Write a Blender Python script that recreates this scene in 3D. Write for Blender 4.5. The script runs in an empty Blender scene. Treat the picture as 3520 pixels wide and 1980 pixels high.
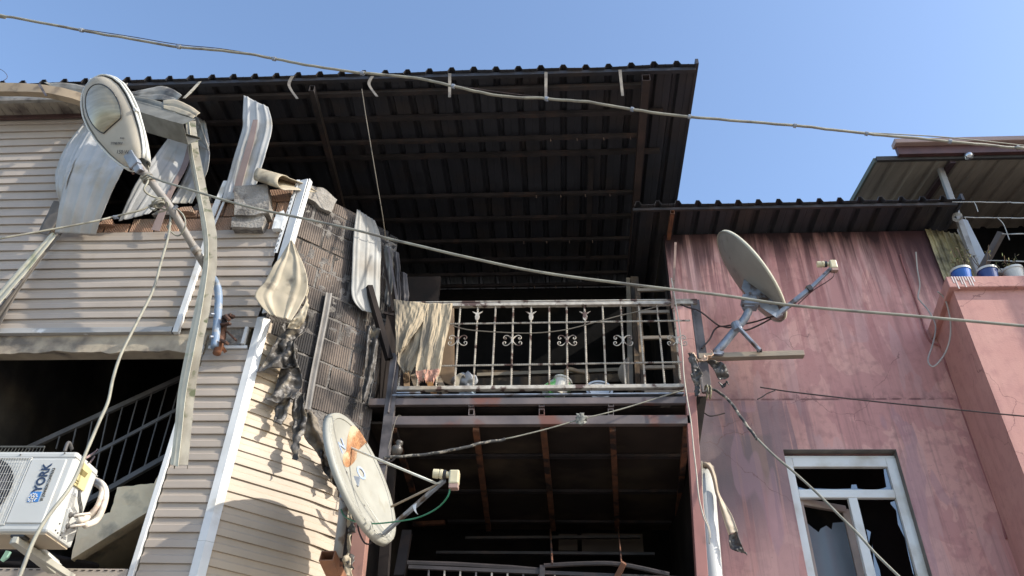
import bpy, math, random
from mathutils import Vector, Matrix, noise
random.seed(7)
C = bpy.context.scene.collection
# ------------------------------------------------------------------ camera
F = 2760.0                                   # focal length in pixels of the 3520 px wide photograph
CZ = 1.6                                     # eye height
RX = Vector((0.99817351, -0.01248105, -0.05910892))
RY = Vector((0.0546024, 0.60504915, 0.7943136))
RZ = Vector((0.02584993, -0.79609029, 0.60462553))
cam = bpy.data.cameras.new('camera'); co = bpy.data.objects.new('camera', cam); C.objects.link(co)
right = Vector((RX[0], RY[0], RZ[0])); down = Vector((RX[1], RY[1], RZ[1])); fwd = Vector((RX[2], RY[2], RZ[2]))
m = Matrix((( right.x, -down.x, -fwd.x, 0), (right.y, -down.y, -fwd.y, 0), (right.z, -down.z, -fwd.z, CZ), (0, 0, 0, 1)))
co.matrix_world = m
cam.sensor_width = 36; cam.lens = 36 * F / 3520; cam.clip_end = 3000; cam.clip_start = 0.05
bpy.context.scene.camera = co
# ------------------------------------------------------------------ light
SAZ, SEL = math.radians(72.5), math.radians(34)     # sun: degrees from the street axis to the right, and elevation
sd = Vector((math.sin(SAZ) * math.cos(SEL), -math.cos(SAZ) * math.cos(SEL), math.sin(SEL)))
w = bpy.data.worlds.new('World'); bpy.context.scene.world = w; w.use_nodes = True
nt = w.node_tree
sky = nt.nodes.new('ShaderNodeTexSky'); sky.sky_type = 'NISHITA'; sky.sun_disc = False
sky.sun_elevation = SEL; sky.sun_rotation = math.atan2(sd.x, sd.y)
sky.altitude = 100; sky.air_density = 1.0; sky.dust_density = 1.3; sky.ozone_density = 2.0
bg = nt.nodes['Background']; bg.inputs[1].default_value = 0.15
nt.links.new(sky.outputs[0], bg.inputs[0])
sl = bpy.data.lights.new('sun', 'SUN'); sl.energy = 2.7; sl.angle = math.radians(0.5); sl.color = (1, 0.93, 0.82)
so = bpy.data.objects.new('sun', sl); C.objects.link(so); so.rotation_euler = sd.to_track_quat('Z', 'Y').to_euler()
vs = bpy.context.scene.view_settings
vs.view_transform = 'Standard'; vs.look = 'None'; vs.gamma = 1; vs.exposure = 1.16

# ------------------------------------------------------------------ pixels of the photograph -> points on real planes
def ray(px, py):
    c = Vector((px - 1760, py - 990, F))
    return Vector((RX.dot(c), RY.dot(c), RZ.dot(c)))
def P(px, py, Y):
    d = ray(px, py); t = Y / d.y
    return Vector((d.x * t, Y, d.z * t + CZ))
def PX(px, py, X):
    d = ray(px, py); t = X / d.x
    return Vector((X, d.y * t, d.z * t + CZ))
def PZ(px, py, Z):
    d = ray(px, py); t = (Z - CZ) / d.z
    return Vector((d.x * t, d.y * t, Z))
CX0, CY0, CK = -2.852, 6.2, 0.9               # chamfered wall: starts at (CX0, CY0), runs along (1, CK)
CN = Vector((CK, -1, 0)).normalized()
CD = Vector((1, CK, 0)).normalized()
def PC(px, py, off=0.0):
    d = ray(px, py); n = CN; p0 = Vector((CX0, CY0, 0)) + n * off
    t = n.dot(p0) / n.dot(d)
    return Vector((d.x * t, d.y * t, d.z * t + CZ))
def PL(l):
    return [P(*a) for a in l]

# ------------------------------------------------------------------ materials
MT = {}
def mat(name, c1, c2=None, rough=0.7, metal=0.0, scale=6.0, bump=0.0, stretch=(1, 1, 1), contrast=(0.35, 0.65),
        c3=None, s3=2.0, cut3=(0.5, 0.6), st3=(1, 1, 1), spec=0.4, detail=6, bscale=None):
    """c1/c2 blended by one noise, c3 (stains, soot, rust) laid over by a second"""
    if name in MT: return MT[name]
    M = bpy.data.materials.new(name); M.use_nodes = True; t = M.node_tree
    b = t.nodes['Principled BSDF']; b.inputs['Roughness'].default_value = rough; b.inputs['Metallic'].default_value = metal
    b.inputs['Specular IOR Level'].default_value = spec
    geo = t.nodes.new('ShaderNodeNewGeometry')
    def nz(sc, st, cut, det=detail):
        mp = t.nodes.new('ShaderNodeMapping'); mp.inputs['Scale'].default_value = st
        t.links.new(geo.outputs['Position'], mp.inputs[0])
        n = t.nodes.new('ShaderNodeTexNoise'); n.inputs['Scale'].default_value = sc; n.inputs['Detail'].default_value = det
        t.links.new(mp.outputs[0], n.inputs['Vector'])
        r = t.nodes.new('ShaderNodeMapRange'); r.inputs[1].default_value = cut[0]; r.inputs[2].default_value = cut[1]
        t.links.new(n.outputs[0], r.inputs[0]); return r.outputs[0], n.outputs[0]
    col = None
    if c2 is None: c2 = tuple(x * 0.8 for x in c1)
    f, raw = nz(scale, stretch, contrast)
    mx = t.nodes.new('ShaderNodeMix'); mx.data_type = 'RGBA'
    mx.inputs[6].default_value = (*c1, 1); mx.inputs[7].default_value = (*c2, 1)
    t.links.new(f, mx.inputs[0]); col = mx.outputs[2]
    if c3 is not None:
        f3, _ = nz(s3, st3, cut3)
        m3 = t.nodes.new('ShaderNodeMix'); m3.data_type = 'RGBA'; m3.inputs[7].default_value = (*c3, 1)
        t.links.new(f3, m3.inputs[0]); t.links.new(col, m3.inputs[6]); col = m3.outputs[2]
    t.links.new(col, b.inputs['Base Color'])
    if bump:
        bp = t.nodes.new('ShaderNodeBump'); bp.inputs['Strength'].default_value = bump; bp.inputs['Distance'].default_value = 0.02
        _, rw = nz(bscale or scale * 4, stretch, (0, 1)); t.links.new(rw, bp.inputs['Height'])
        t.links.new(bp.outputs[0], b.inputs['Normal'])
    M['_col'] = 1
    MT[name] = M
    return M
def nodes_of(M):
    t = M.node_tree; return t, t.nodes['Principled BSDF']

siding = mat('siding_vinyl', (0.39, 0.335, 0.28), (0.35, 0.30, 0.25), rough=0.5, scale=2.5, bump=0.08, bscale=9,
             c3=(0.33, 0.27, 0.20), s3=2.2, cut3=(0.56, 0.74), st3=(1, 1, 0.35))
siding_l = mat('siding_vinyl_pale', (0.44, 0.36, 0.27), (0.395, 0.325, 0.245), rough=0.5, scale=3, bump=0.10, bscale=7,
               c3=(0.36, 0.28, 0.18), s3=2.6, cut3=(0.54, 0.72), st3=(1, 1, 0.3))  # lighter, warmer vinyl tone for the chamfered wall
trimw = mat('white_trim', (0.66, 0.67, 0.66), (0.56, 0.57, 0.56), rough=0.45, scale=5, c3=(0.45, 0.42, 0.36), s3=4, cut3=(0.6, 0.75))
panelw = mat('bent_panel', (0.44, 0.44, 0.43), (0.36, 0.36, 0.345), rough=0.45, scale=3.5, c3=(0.33, 0.30, 0.24), s3=2.5, cut3=(0.55, 0.7))
panelb = mat('panel_beige', (0.42, 0.36, 0.26), (0.36, 0.31, 0.22), rough=0.5, scale=5, c3=(0.16, 0.13, 0.09), s3=4.0, cut3=(0.56, 0.66))
panelg = mat('panel_sooty', (0.30, 0.29, 0.26), (0.20, 0.185, 0.16), rough=0.55, scale=6, c3=(0.07, 0.065, 0.06), s3=4, cut3=(0.5, 0.65))
gutterm = mat('gutter_grimy', (0.31, 0.29, 0.235), (0.21, 0.19, 0.15), rough=0.6, scale=7, stretch=(1, 1, 0.6), c3=(0.08, 0.09, 0.045), s3=9, cut3=(0.56, 0.66), bump=0.1)
gutterw = mat('gutter_pale', (0.52, 0.49, 0.38), (0.42, 0.39, 0.30), rough=0.5, scale=7, c3=(0.3, 0.3, 0.18), s3=6, cut3=(0.58, 0.7))
roofm = mat('sooty_roof_sheet', (0.040, 0.041, 0.048), (0.025, 0.026, 0.031), rough=0.5, scale=1.6, c3=(0.058, 0.048, 0.044), s3=1.6, cut3=(0.5, 0.75), bump=0.15)
steelb = mat('burnt_brown_steel', (0.046, 0.038, 0.037), (0.026, 0.023, 0.023), rough=0.6, scale=4, c3=(0.065, 0.043, 0.036), s3=5, cut3=(0.55, 0.7), bump=0.1)
steelg = mat('burnt_grey_steel', (0.16, 0.14, 0.135), (0.08, 0.07, 0.07), rough=0.55, scale=4, c3=(0.03, 0.026, 0.026), s3=3.0, cut3=(0.5, 0.65), bump=0.15)
beamm = mat('scorched_beam', (0.17, 0.135, 0.125), (0.10, 0.085, 0.085), rough=0.55, scale=3, c3=(0.17, 0.075, 0.055), s3=2.0, cut3=(0.55, 0.62), bump=0.12)
rustm = mat('rust_steel', (0.22, 0.09, 0.045), (0.11, 0.055, 0.035), rough=0.75, scale=8, c3=(0.03, 0.022, 0.02), s3=4.5, cut3=(0.52, 0.62), bump=0.2)
brownp = mat('brown_painted_steel', (0.33, 0.15, 0.125), (0.25, 0.12, 0.10), rough=0.45, scale=3, c3=(0.10, 0.07, 0.06), s3=3.5, cut3=(0.6, 0.75))
soot = mat('soot_wall', (0.010, 0.0095, 0.0095), (0.006, 0.006, 0.006), rough=0.95, scale=3, c3=(0.026, 0.02, 0.016), s3=1.5, cut3=(0.58, 0.75), bump=0.3, spec=0.1)
soot2 = mat('soot_boards', (0.030, 0.024, 0.022), (0.013, 0.011, 0.011), rough=0.9, scale=2.5, c3=(0.07, 0.055, 0.04), s3=0.9, cut3=(0.56, 0.75), bump=0.2, spec=0.15)
plaster = mat('cream_plaster', (0.40, 0.34, 0.25), (0.30, 0.25, 0.19), rough=0.9, scale=5, c3=(0.14, 0.12, 0.10), s3=3, cut3=(0.56, 0.7), bump=0.35)
concrete = mat('grey_concrete', (0.30, 0.28, 0.25), (0.19, 0.175, 0.155), rough=0.95, scale=9, c3=(0.10, 0.09, 0.08), s3=5, cut3=(0.55, 0.7), bump=0.8)
mortar = mat('grey_mortar', (0.20, 0.185, 0.165), (0.11, 0.10, 0.095), rough=0.95, scale=14, bump=0.9, c3=(0.05, 0.045, 0.04), s3=2, cut3=(0.48, 0.6))
clay = mat('clay_brick_clean', (0.42, 0.25, 0.16), (0.34, 0.21, 0.14), rough=0.85, scale=4, c3=(0.30, 0.22, 0.16), s3=3, cut3=(0.5, 0.65), bump=0.3)
clay2 = mat('clay_brick_sooty', (0.175, 0.14, 0.115), (0.115, 0.095, 0.082), rough=0.9, scale=2.2, c3=(0.03, 0.028, 0.028), s3=1.1, cut3=(0.46, 0.60), bump=0.3)
for MM in (clay, clay2):                     # fine combed grooves of hollow bricks
    t, b = nodes_of(MM); g = t.nodes.new('ShaderNodeNewGeometry'); wv = t.nodes.new('ShaderNodeTexWave'); wv.bands_direction = 'X'
    wv.inputs['Scale'].default_value = 17; wv.inputs['Distortion'].default_value = 0.4
    t.links.new(g.outputs['Position'], wv.inputs['Vector'])
    bp = t.nodes.new('ShaderNodeBump'); bp.inputs['Strength'].default_value = 0.9; bp.inputs['Distance'].default_value = 0.012
    t.links.new(wv.outputs[1], bp.inputs['Height']); t.links.new(bp.outputs[0], b.inputs['Normal'])
cableg = mat('grey_cable', (0.29, 0.28, 0.22), (0.21, 0.20, 0.16), rough=0.55, scale=9, c3=(0.14, 0.13, 0.11), s3=5, cut3=(0.56, 0.68))
cabled = mat('dark_cable', (0.03, 0.022, 0.022), (0.06, 0.04, 0.035), rough=0.6, scale=12)
cableb = mat('burnt_cable', (0.05, 0.05, 0.05), (0.30, 0.27, 0.22), rough=0.8, scale=22, contrast=(0.5, 0.6))
cablegreen = mat('green_cable', (0.02, 0.16, 0.08), (0.05, 0.2, 0.12), rough=0.5)
galv = mat('galvanised', (0.30, 0.33, 0.37), (0.20, 0.22, 0.26), rough=0.45, metal=0.3, scale=9, c3=(0.10, 0.075, 0.06), s3=7, cut3=(0.56, 0.66))
pipeg = mat('lamp_pole_paint', (0.27, 0.25, 0.225), (0.20, 0.19, 0.175), rough=0.55, scale=9, c3=(0.20, 0.15, 0.11), s3=9, cut3=(0.55, 0.65))
pipeb = mat('blue_pipe_paint', (0.15, 0.22, 0.33), (0.21, 0.27, 0.35), rough=0.5, scale=10, c3=(0.30, 0.31, 0.32), s3=12, cut3=(0.55, 0.62))
lampw = mat('lamp_housing', (0.60, 0.60, 0.56), (0.55, 0.55, 0.50), rough=0.35, scale=3)
lampt = mat('lamp_under', (0.40, 0.36, 0.29), (0.34, 0.31, 0.25), rough=0.5, scale=4, c3=(0.28, 0.24, 0.18), s3=3, cut3=(0.55, 0.75))
lens = mat('lamp_glass', (0.22, 0.19, 0.12), (0.33, 0.29, 0.20), rough=0.12, scale=5, stretch=(1, 1, 6), spec=0.8)
blackp = mat('black_plastic', (0.02, 0.02, 0.02), (0.03, 0.03, 0.03), rough=0.4)
inkm = mat('grey_ink', (0.08, 0.075, 0.07), rough=0.6)
navy = mat('navy_ink', (0.03, 0.05, 0.10), rough=0.5)
bluei = mat('blue_ink', (0.05, 0.20, 0.50), rough=0.5)
bluef = mat('faded_blue_ink', (0.24, 0.33, 0.52), (0.38, 0.44, 0.55), rough=0.6, scale=20)
acw = mat('ac_casing', (0.52, 0.52, 0.49), (0.47, 0.47, 0.44), rough=0.35, scale=3, c3=(0.5, 0.48, 0.42), s3=5, cut3=(0.62, 0.8))
acy = mat('yellowed_plastic', (0.60, 0.52, 0.26), (0.54, 0.47, 0.24), rough=0.45, scale=4)
acu = mat('ac_base_pan', (0.42, 0.34, 0.24), (0.36, 0.30, 0.22), rough=0.6, scale=5)
wirem = mat('grille_wire', (0.55, 0.54, 0.50), rough=0.4)
insul = mat('pipe_insulation', (0.60, 0.54, 0.46), (0.45, 0.33, 0.25), rough=0.8, scale=9, contrast=(0.45, 0.6))
dishw = mat('dish_paint', (0.36, 0.355, 0.31), (0.30, 0.295, 0.255), rough=0.5, scale=4, c3=(0.30, 0.29, 0.24), s3=14, cut3=(0.58, 0.70), st3=(1, 1, 0.35))
dishg = mat('dish_back', (0.33, 0.31, 0.27), (0.27, 0.25, 0.22), rough=0.55, scale=3, c3=(0.16, 0.14, 0.12), s3=6, cut3=(0.6, 0.72))
burnt_p = mat('blistered_orange', (0.42, 0.21, 0.09), (0.25, 0.12, 0.06), rough=0.8, scale=7, c3=(0.52, 0.38, 0.24), s3=5, cut3=(0.52, 0.66), bump=0.9, bscale=30)
lnbm = mat('lnb_plastic', (0.60, 0.54, 0.36), (0.52, 0.46, 0.30), rough=0.45, scale=8)
lnbr = mat('lnb_rusty', (0.36, 0.24, 0.2), rough=0.7)
cloth = mat('burnt_curtain', (0.47, 0.38, 0.255), (0.385, 0.31, 0.21), rough=0.9, scale=5, stretch=(1, 1, 0.5), c3=(0.17, 0.145, 0.11), s3=4.5, cut3=(0.5, 0.62), st3=(1, 1, 0.35), bump=0.25, bscale=40)
clothp = mat('scorched_pink_hem', (0.50, 0.27, 0.19), (0.36, 0.19, 0.14), rough=0.9, scale=9)
char = mat('charred_plastic', (0.10, 0.09, 0.08), (0.035, 0.032, 0.03), rough=0.45, scale=9, c3=(0.26, 0.22, 0.16), s3=7, cut3=(0.56, 0.68), bump=0.3)
railm = mat('peeling_rail_paint', (0.52, 0.48, 0.41), (0.36, 0.32, 0.27), rough=0.6, scale=16, c3=(0.10, 0.06, 0.05), s3=9, cut3=(0.55, 0.62), bump=0.2)
pvcw = mat('white_pvc', (0.56, 0.57, 0.55), (0.50, 0.51, 0.49), rough=0.35, scale=3)
framem = mat('window_pvc', (0.72, 0.73, 0.70), (0.66, 0.66, 0.62), rough=0.35, scale=3, c3=(0.50, 0.46, 0.38), s3=3, cut3=(0.50, 0.75))
framed = mat('scorched_pvc', (0.33, 0.25, 0.21), (0.25, 0.20, 0.17), rough=0.5, scale=6)
glassm = mat('sky_tint_glass', (0.20, 0.235, 0.27), (0.16, 0.19, 0.22), rough=0.12, metal=0.35, scale=2, spec=0.8)  # bluish base stands in for sky reflected in the glass
timber = mat('charred_timber', (0.13, 0.085, 0.05), (0.03, 0.026, 0.024), rough=0.9, scale=6, stretch=(1, 1, 0.3), c3=(0.25, 0.17, 0.10), s3=4, cut3=(0.58, 0.68), bump=0.6)
woodw = mat('weathered_timber', (0.33, 0.27, 0.20), (0.24, 0.20, 0.16), rough=0.85, scale=9, stretch=(0.3, 1, 1), bump=0.3)
canopym = mat('canopy_sheet', (0.33, 0.285, 0.22), (0.21, 0.18, 0.14), rough=0.6, scale=3, stretch=(1, 0.2, 1))
fibre = mat('dirty_fibreglass', (0.42, 0.36, 0.20), (0.28, 0.235, 0.13), rough=0.6, scale=4, stretch=(2, 2, 0.5), c3=(0.035, 0.03, 0.025), s3=2.5, cut3=(0.5, 0.62))
bucketb = mat('blue_bucket', (0.03, 0.13, 0.45), rough=0.35)
bucketn = mat('navy_bucket', (0.03, 0.06, 0.20), rough=0.35)
bucketw = mat('white_bucket', (0.60, 0.60, 0.56), (0.5, 0.48, 0.42), rough=0.4)
bucketg = mat('white_green_tub', (0.55, 0.58, 0.52), (0.12, 0.40, 0.10), rough=0.4, scale=6, contrast=(0.48, 0.54))
leafd = mat('dry_leaf', (0.20, 0.13, 0.06), (0.12, 0.16, 0.05), rough=0.8, scale=20)
ground_m = mat('worn_concrete', (0.30, 0.28, 0.25), (0.24, 0.22, 0.20), rough=0.9, scale=8, bump=0.3)
pave_m = mat('pavement', (0.28, 0.26, 0.24), rough=0.9, scale=5, bump=0.3)

# pink stucco: paint patches, run-off streaks, soot under the eaves
def stucco(name, streaks, k=1.0):
    M = bpy.data.materials.new(name); M.use_nodes = True; t = M.node_tree; b = t.nodes['Principled BSDF']
    b.inputs['Roughness'].default_value = 0.9; b.inputs['Specular IOR Level'].default_value = 0.2
    g = t.nodes.new('ShaderNodeNewGeometry'); L = t.links.new
    def noi(st, sc, cut, det=5, rough=0.55, dist=0.0):
        mp = t.nodes.new('ShaderNodeMapping'); mp.inputs['Scale'].default_value = st; L(g.outputs['Position'], mp.inputs[0])
        n = t.nodes.new('ShaderNodeTexNoise'); n.inputs['Scale'].default_value = sc; n.inputs['Detail'].default_value = det
        n.inputs['Roughness'].default_value = rough; n.inputs['Distortion'].default_value = dist
        L(mp.outputs[0], n.inputs['Vector'])
        r = t.nodes.new('ShaderNodeMapRange'); r.inputs[1].default_value = cut[0]; r.inputs[2].default_value = cut[1]
        L(n.outputs[0], r.inputs[0]); return r.outputs[0]
    def mix(f, a, c):
        x = t.nodes.new('ShaderNodeMix'); x.data_type = 'RGBA'
        if isinstance(a, tuple): x.inputs[6].default_value = (*a, 1)
        else: L(a, x.inputs[6])
        x.inputs[7].default_value = (*c, 1); L(f, x.inputs[0]); return x.outputs[2]
    def mul(a, c):
        x = t.nodes.new('ShaderNodeMath'); x.operation = 'MULTIPLY'; L(a, x.inputs[0])
        if isinstance(c, float): x.inputs[1].default_value = c
        else: L(c, x.inputs[1])
        x.use_clamp = True
        return x.outputs[0]
    col = mix(noi((1, 1, 1), 1.3, (0.40, 0.62)), (0.70 * k, 0.395 * k, 0.335 * k), (0.64 * k, 0.34 * k, 0.295 * k))
    col = mix(noi((1, 1, 1), 9, (0.5, 0.8)), col, (0.42, 0.22, 0.20))
    col = mix(noi((1, 1, 1), 30, (0.62, 0.75)), col, (0.36, 0.20, 0.18))
    if streaks:
        sx = t.nodes.new('ShaderNodeSeparateXYZ'); L(g.outputs['Position'], sx.inputs[0])
        def zr(z0, z1, o=2):
            r = t.nodes.new('ShaderNodeMapRange'); r.inputs[1].default_value = z0; r.inputs[2].default_value = z1
            L(sx.outputs[o], r.inputs[0]); return r.outputs[0]
        up = zr(6.2, 7.0)
        col = mix(mul(noi((1.1, 1, 0.7), 1.2, (0.52, 0.53), 4, 0.6, 0.8), 0.5), col, (0.50, 0.24, 0.225))
        col = mix(mul(noi((2.1, 1, 0.5), 1.2, (0.55, 0.56), 3, 0.5, 0.6), 0.45), col, (0.60, 0.38, 0.35))
        col = mix(mul(mul(noi((3.4, 1, 0.30), 1.0, (0.51, 0.54), 5, 0.62, 0.5), 0.42), up), col, (0.40, 0.165, 0.155))
        col = mix(mul(mul(noi((6, 1, 0.26), 1.0, (0.50, 0.56), 5, 0.6, 0.5), 0.72), zr(7.0, 8.1)), col, (0.10, 0.045, 0.05))       # dried run-off with crisp edges
        col = mix(mul(mul(noi((6, 1, 0.35), 1.1, (0.55, 0.58), 5, 0.6, 0.5), 0.22), up), col, (0.66, 0.43, 0.39))
        col = mix(mul(noi((11, 1, 0.30), 1.0, (0.50, 0.66), 6, 0.7), mul(zr(6.7, 8.6), 0.9)), col, (0.09, 0.04, 0.045))
        col = mix(mul(noi((20, 1, 0.5), 1.2, (0.50, 0.75), 6, 0.7), mul(zr(7.0, 5.7), 0.55)), col, (0.20, 0.12, 0.12))
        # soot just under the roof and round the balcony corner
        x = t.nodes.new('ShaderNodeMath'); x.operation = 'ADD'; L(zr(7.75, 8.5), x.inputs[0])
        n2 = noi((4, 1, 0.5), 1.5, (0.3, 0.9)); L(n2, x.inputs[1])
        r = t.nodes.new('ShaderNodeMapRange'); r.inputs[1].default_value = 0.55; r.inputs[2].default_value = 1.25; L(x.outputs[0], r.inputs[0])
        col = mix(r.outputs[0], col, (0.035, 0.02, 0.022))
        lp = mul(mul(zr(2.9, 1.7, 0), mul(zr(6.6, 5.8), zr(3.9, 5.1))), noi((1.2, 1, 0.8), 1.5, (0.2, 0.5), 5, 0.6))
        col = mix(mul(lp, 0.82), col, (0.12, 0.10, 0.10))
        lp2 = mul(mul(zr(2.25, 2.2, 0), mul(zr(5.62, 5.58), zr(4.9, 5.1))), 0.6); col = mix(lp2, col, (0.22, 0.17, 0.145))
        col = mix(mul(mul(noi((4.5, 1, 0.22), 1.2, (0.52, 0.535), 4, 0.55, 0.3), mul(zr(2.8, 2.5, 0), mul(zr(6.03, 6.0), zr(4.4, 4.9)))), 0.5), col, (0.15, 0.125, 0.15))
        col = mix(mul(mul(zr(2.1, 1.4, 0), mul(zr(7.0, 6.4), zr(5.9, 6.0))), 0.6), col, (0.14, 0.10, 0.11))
        # patched paint in violet
        pv = mul(noi((1.6, 1, 0.45), 1.3, (0.56, 0.575), 3, 0.5, 0.6), mul(zr(6.0, 5.9), 0.4)); col = mix(pv, col, (0.40, 0.25, 0.28))
        rc = mul(zr(3.7, 4.5, 0), mul(zr(7.4, 7.9), 0.8)); col = mix(rc, col, (0.07, 0.035, 0.04))  # darker towards the upper right corner
        # construction joint line
        jn = mul(zr(6.015, 6.022), zr(6.045, 6.038)); jm = noi((3, 1, 3), 2, (0.4, 0.5)); col = mix(mul(mul(jn, jm), 0.7), col, (0.12, 0.06, 0.06))
        jb = mul(zr(6.02, 6.03), zr(6.16, 6.04)); col = mix(mul(mul(jb, noi((6, 1, 4), 2, (0.45, 0.65))), 0.6), col, (0.17, 0.09, 0.09))
    else:
        col = mix(mul(noi((6, 6, 0.4), 1.0, (0.52, 0.68), 6, 0.7), 0.4), col, (0.33, 0.17, 0.155))
    vo = t.nodes.new('ShaderNodeTexVoronoi'); vo.feature = 'DISTANCE_TO_EDGE'; vo.inputs['Scale'].default_value = 0.9
    nd = t.nodes.new('ShaderNodeTexNoise'); nd.inputs['Scale'].default_value = 3.5; nd.inputs['Detail'].default_value = 6; L(g.outputs['Position'], nd.inputs['Vector'])
    va = t.nodes.new('ShaderNodeVectorMath'); va.operation = 'MULTIPLY_ADD'; va.inputs[1].default_value = (0.35, 0.35, 0.35); L(nd.outputs[1], va.inputs[0]); L(g.outputs['Position'], va.inputs[2]); L(va.outputs[0], vo.inputs['Vector'])
    vr = t.nodes.new('ShaderNodeMapRange'); vr.inputs[1].default_value = 0.0045; vr.inputs[2].default_value = 0.001; L(vo.outputs['Distance'], vr.inputs[0])
    col = mix(mul(mul(vr.outputs[0], noi((1, 1, 1), 1.1, (0.5, 0.56))), 0.6), col, (0.16, 0.08, 0.075))
    L(col, b.inputs['Base Color'])
    n = t.nodes.new('ShaderNodeTexNoise'); n.inputs['Scale'].default_value = 60; n.inputs['Detail'].default_value = 8; L(g.outputs['Position'], n.inputs['Vector'])
    bp = t.nodes.new('ShaderNodeBump'); bp.inputs['Strength'].default_value = 0.14; bp.inputs['Distance'].default_value = 0.015
    L(n.outputs[0], bp.inputs['Height']); L(bp.outputs[0], b.inputs['Normal'])
    return M
pink = stucco('pink_stucco_streaked', True)
pinkb = stucco('pink_stucco', False, 0.76)  # same pink as the wall, colour darkened to offset sun on the bay

# ------------------------------------------------------------------ mesh helpers
class MB:
    def __init__(s): s.v = []; s.f = []; s.smooth = False
    def add(s, vs, fs):
        o = len(s.v); s.v += [Vector(v) for v in vs]; s.f += [tuple(i + o for i in f) for f in fs]; return s
    def box(s, c, size, ax=None):
        c = Vector(c); ax = ax or (Vector((1, 0, 0)), Vector((0, 1, 0)), Vector((0, 0, 1)))
        a, b, d = (ax[i] * size[i] / 2 for i in range(3))
        vs = [c + i * a + j * b + k * d for i in (-1, 1) for j in (-1, 1) for k in (-1, 1)]
        return s.add(vs, [(0, 1, 3, 2), (4, 6, 7, 5), (0, 4, 5, 1), (2, 3, 7, 6), (0, 2, 6, 4), (1, 5, 7, 3)])
    def span(s, x0, x1, y0, y1, z0, z1):
        return s.box(((x0 + x1) / 2, (y0 + y1) / 2, (z0 + z1) / 2), (abs(x1 - x0), abs(y1 - y0), abs(z1 - z0)))
    def beam(s, p, q, w, h, up=(0, 0, 1), open_end=False):
        p, q = Vector(p), Vector(q); d = (q - p); L = d.length; d.normalize(); up = Vector(up)
        if abs(d.dot(up)) > 0.95: up = Vector((0, 1, 0))
        sd_ = d.cross(up).normalized(); u = sd_.cross(d).normalized()
        return s.box((p + q) / 2, (L, w, h), (d, sd_, u))
    def hollow(s, p, q, w, h, up=(0, 0, 1), t=0.004):
        p, q = Vector(p), Vector(q); d = (q - p).normalized(); up = Vector(up)
        if abs(d.dot(up)) > 0.95: up = Vector((0, 1, 0))
        a = d.cross(up).normalized(); u = a.cross(d).normalized()
        for r_ in ((a, u, w, h), (u, a, h, w)):
            for k in (-1, 1):
                s.beam(p + r_[0] * k * (r_[2] / 2 - t / 2), q + r_[0] * k * (r_[2] / 2 - t / 2), t if r_[0] is a else r_[3] - 2 * t, r_[3] if r_[0] is a else t, u)
        return s
    def tube(s, pts, r, n=8, cap=True):
        pts = [Vector(p) for p in pts]; rs = r if isinstance(r, (list, tuple)) else [r] * len(pts)
        o = len(s.v); prev = None
        for i, p in enumerate(pts):
            d = (pts[min(i + 1, len(pts) - 1)] - pts[max(i - 1, 0)]).normalized()
            if prev is None:
                a = d.orthogonal().normalized()
            else:
                a = (prev - d * prev.dot(d)).normalized()
            prev = a; b = d.cross(a)
            for k in range(n):
                t = 2 * math.pi * k / n; s.v.append(p + (a * math.cos(t) + b * math.sin(t)) * rs[i])
        for i in range(len(pts) - 1):
            for k in range(n):
                s.f.append((o + i * n + k, o + i * n + (k + 1) % n, o + (i + 1) * n + (k + 1) % n, o + (i + 1) * n + k))
        if cap:
            s.f.append(tuple(o + k for k in range(n))[::-1]); s.f.append(tuple(o + (len(pts) - 1) * n + k for k in range(n)))
        return s
    def lathe(s, prof, org, ax, n=24):
        """prof: list of (radius, distance along axis)"""
        ax = Vector(ax).normalized(); a = ax.orthogonal().normalized(); b = ax.cross(a); o = len(s.v); org = Vector(org)
        for r, h in prof:
            for k in range(n):
                t = 2 * math.pi * k / n; s.v.append(org + ax * h + (a * math.cos(t) + b * math.sin(t)) * max(r, 1e-4))
        for i in range(len(prof) - 1):
            for k in range(n):
                s.f.append((o + i * n + k, o + i * n + (k + 1) % n, o + (i + 1) * n + (k + 1) % n, o + (i + 1) * n + k))
        return s
    def grid(s, fn, nu, nv):
        o = len(s.v)
        for i in range(nu + 1):
            for j in range(nv + 1): s.v.append(Vector(fn(i / nu, j / nv)))
        for i in range(nu):
            for j in range(nv):
                a = o + i * (nv + 1) + j; s.f.append((a, a + 1, a + nv + 2, a + nv + 1))
        return s
    def prism(s, pts, off):
        """flat outline extruded by the vector off"""
        n = len(pts); pts = [Vector(p) for p in pts]; off = Vector(off)
        vs = pts + [p + off for p in pts]
        fs = [tuple(range(n)), tuple(range(2 * n - 1, n - 1, -1))] + [(i, i + n, (i + 1) % n + n, (i + 1) % n) for i in range(n)]
        return s.add(vs, fs)
def cr(pts, n=8):
    """Catmull-Rom through points"""
    pts = [Vector(p) for p in pts]; out = []
    for i in range(len(pts) - 1):
        p0 = pts[max(i - 1, 0)]; p1 = pts[i]; p2 = pts[i + 1]; p3 = pts[min(i + 2, len(pts) - 1)]
        for k in range(n):
            t = k / n
            out.append(0.5 * ((2 * p1) + (p2 - p0) * t + (2 * p0 - 5 * p1 + 4 * p2 - p3) * t * t + (3 * p1 - p0 - 3 * p2 + p3) * t ** 3))
    out.append(pts[-1]); return out
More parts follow.
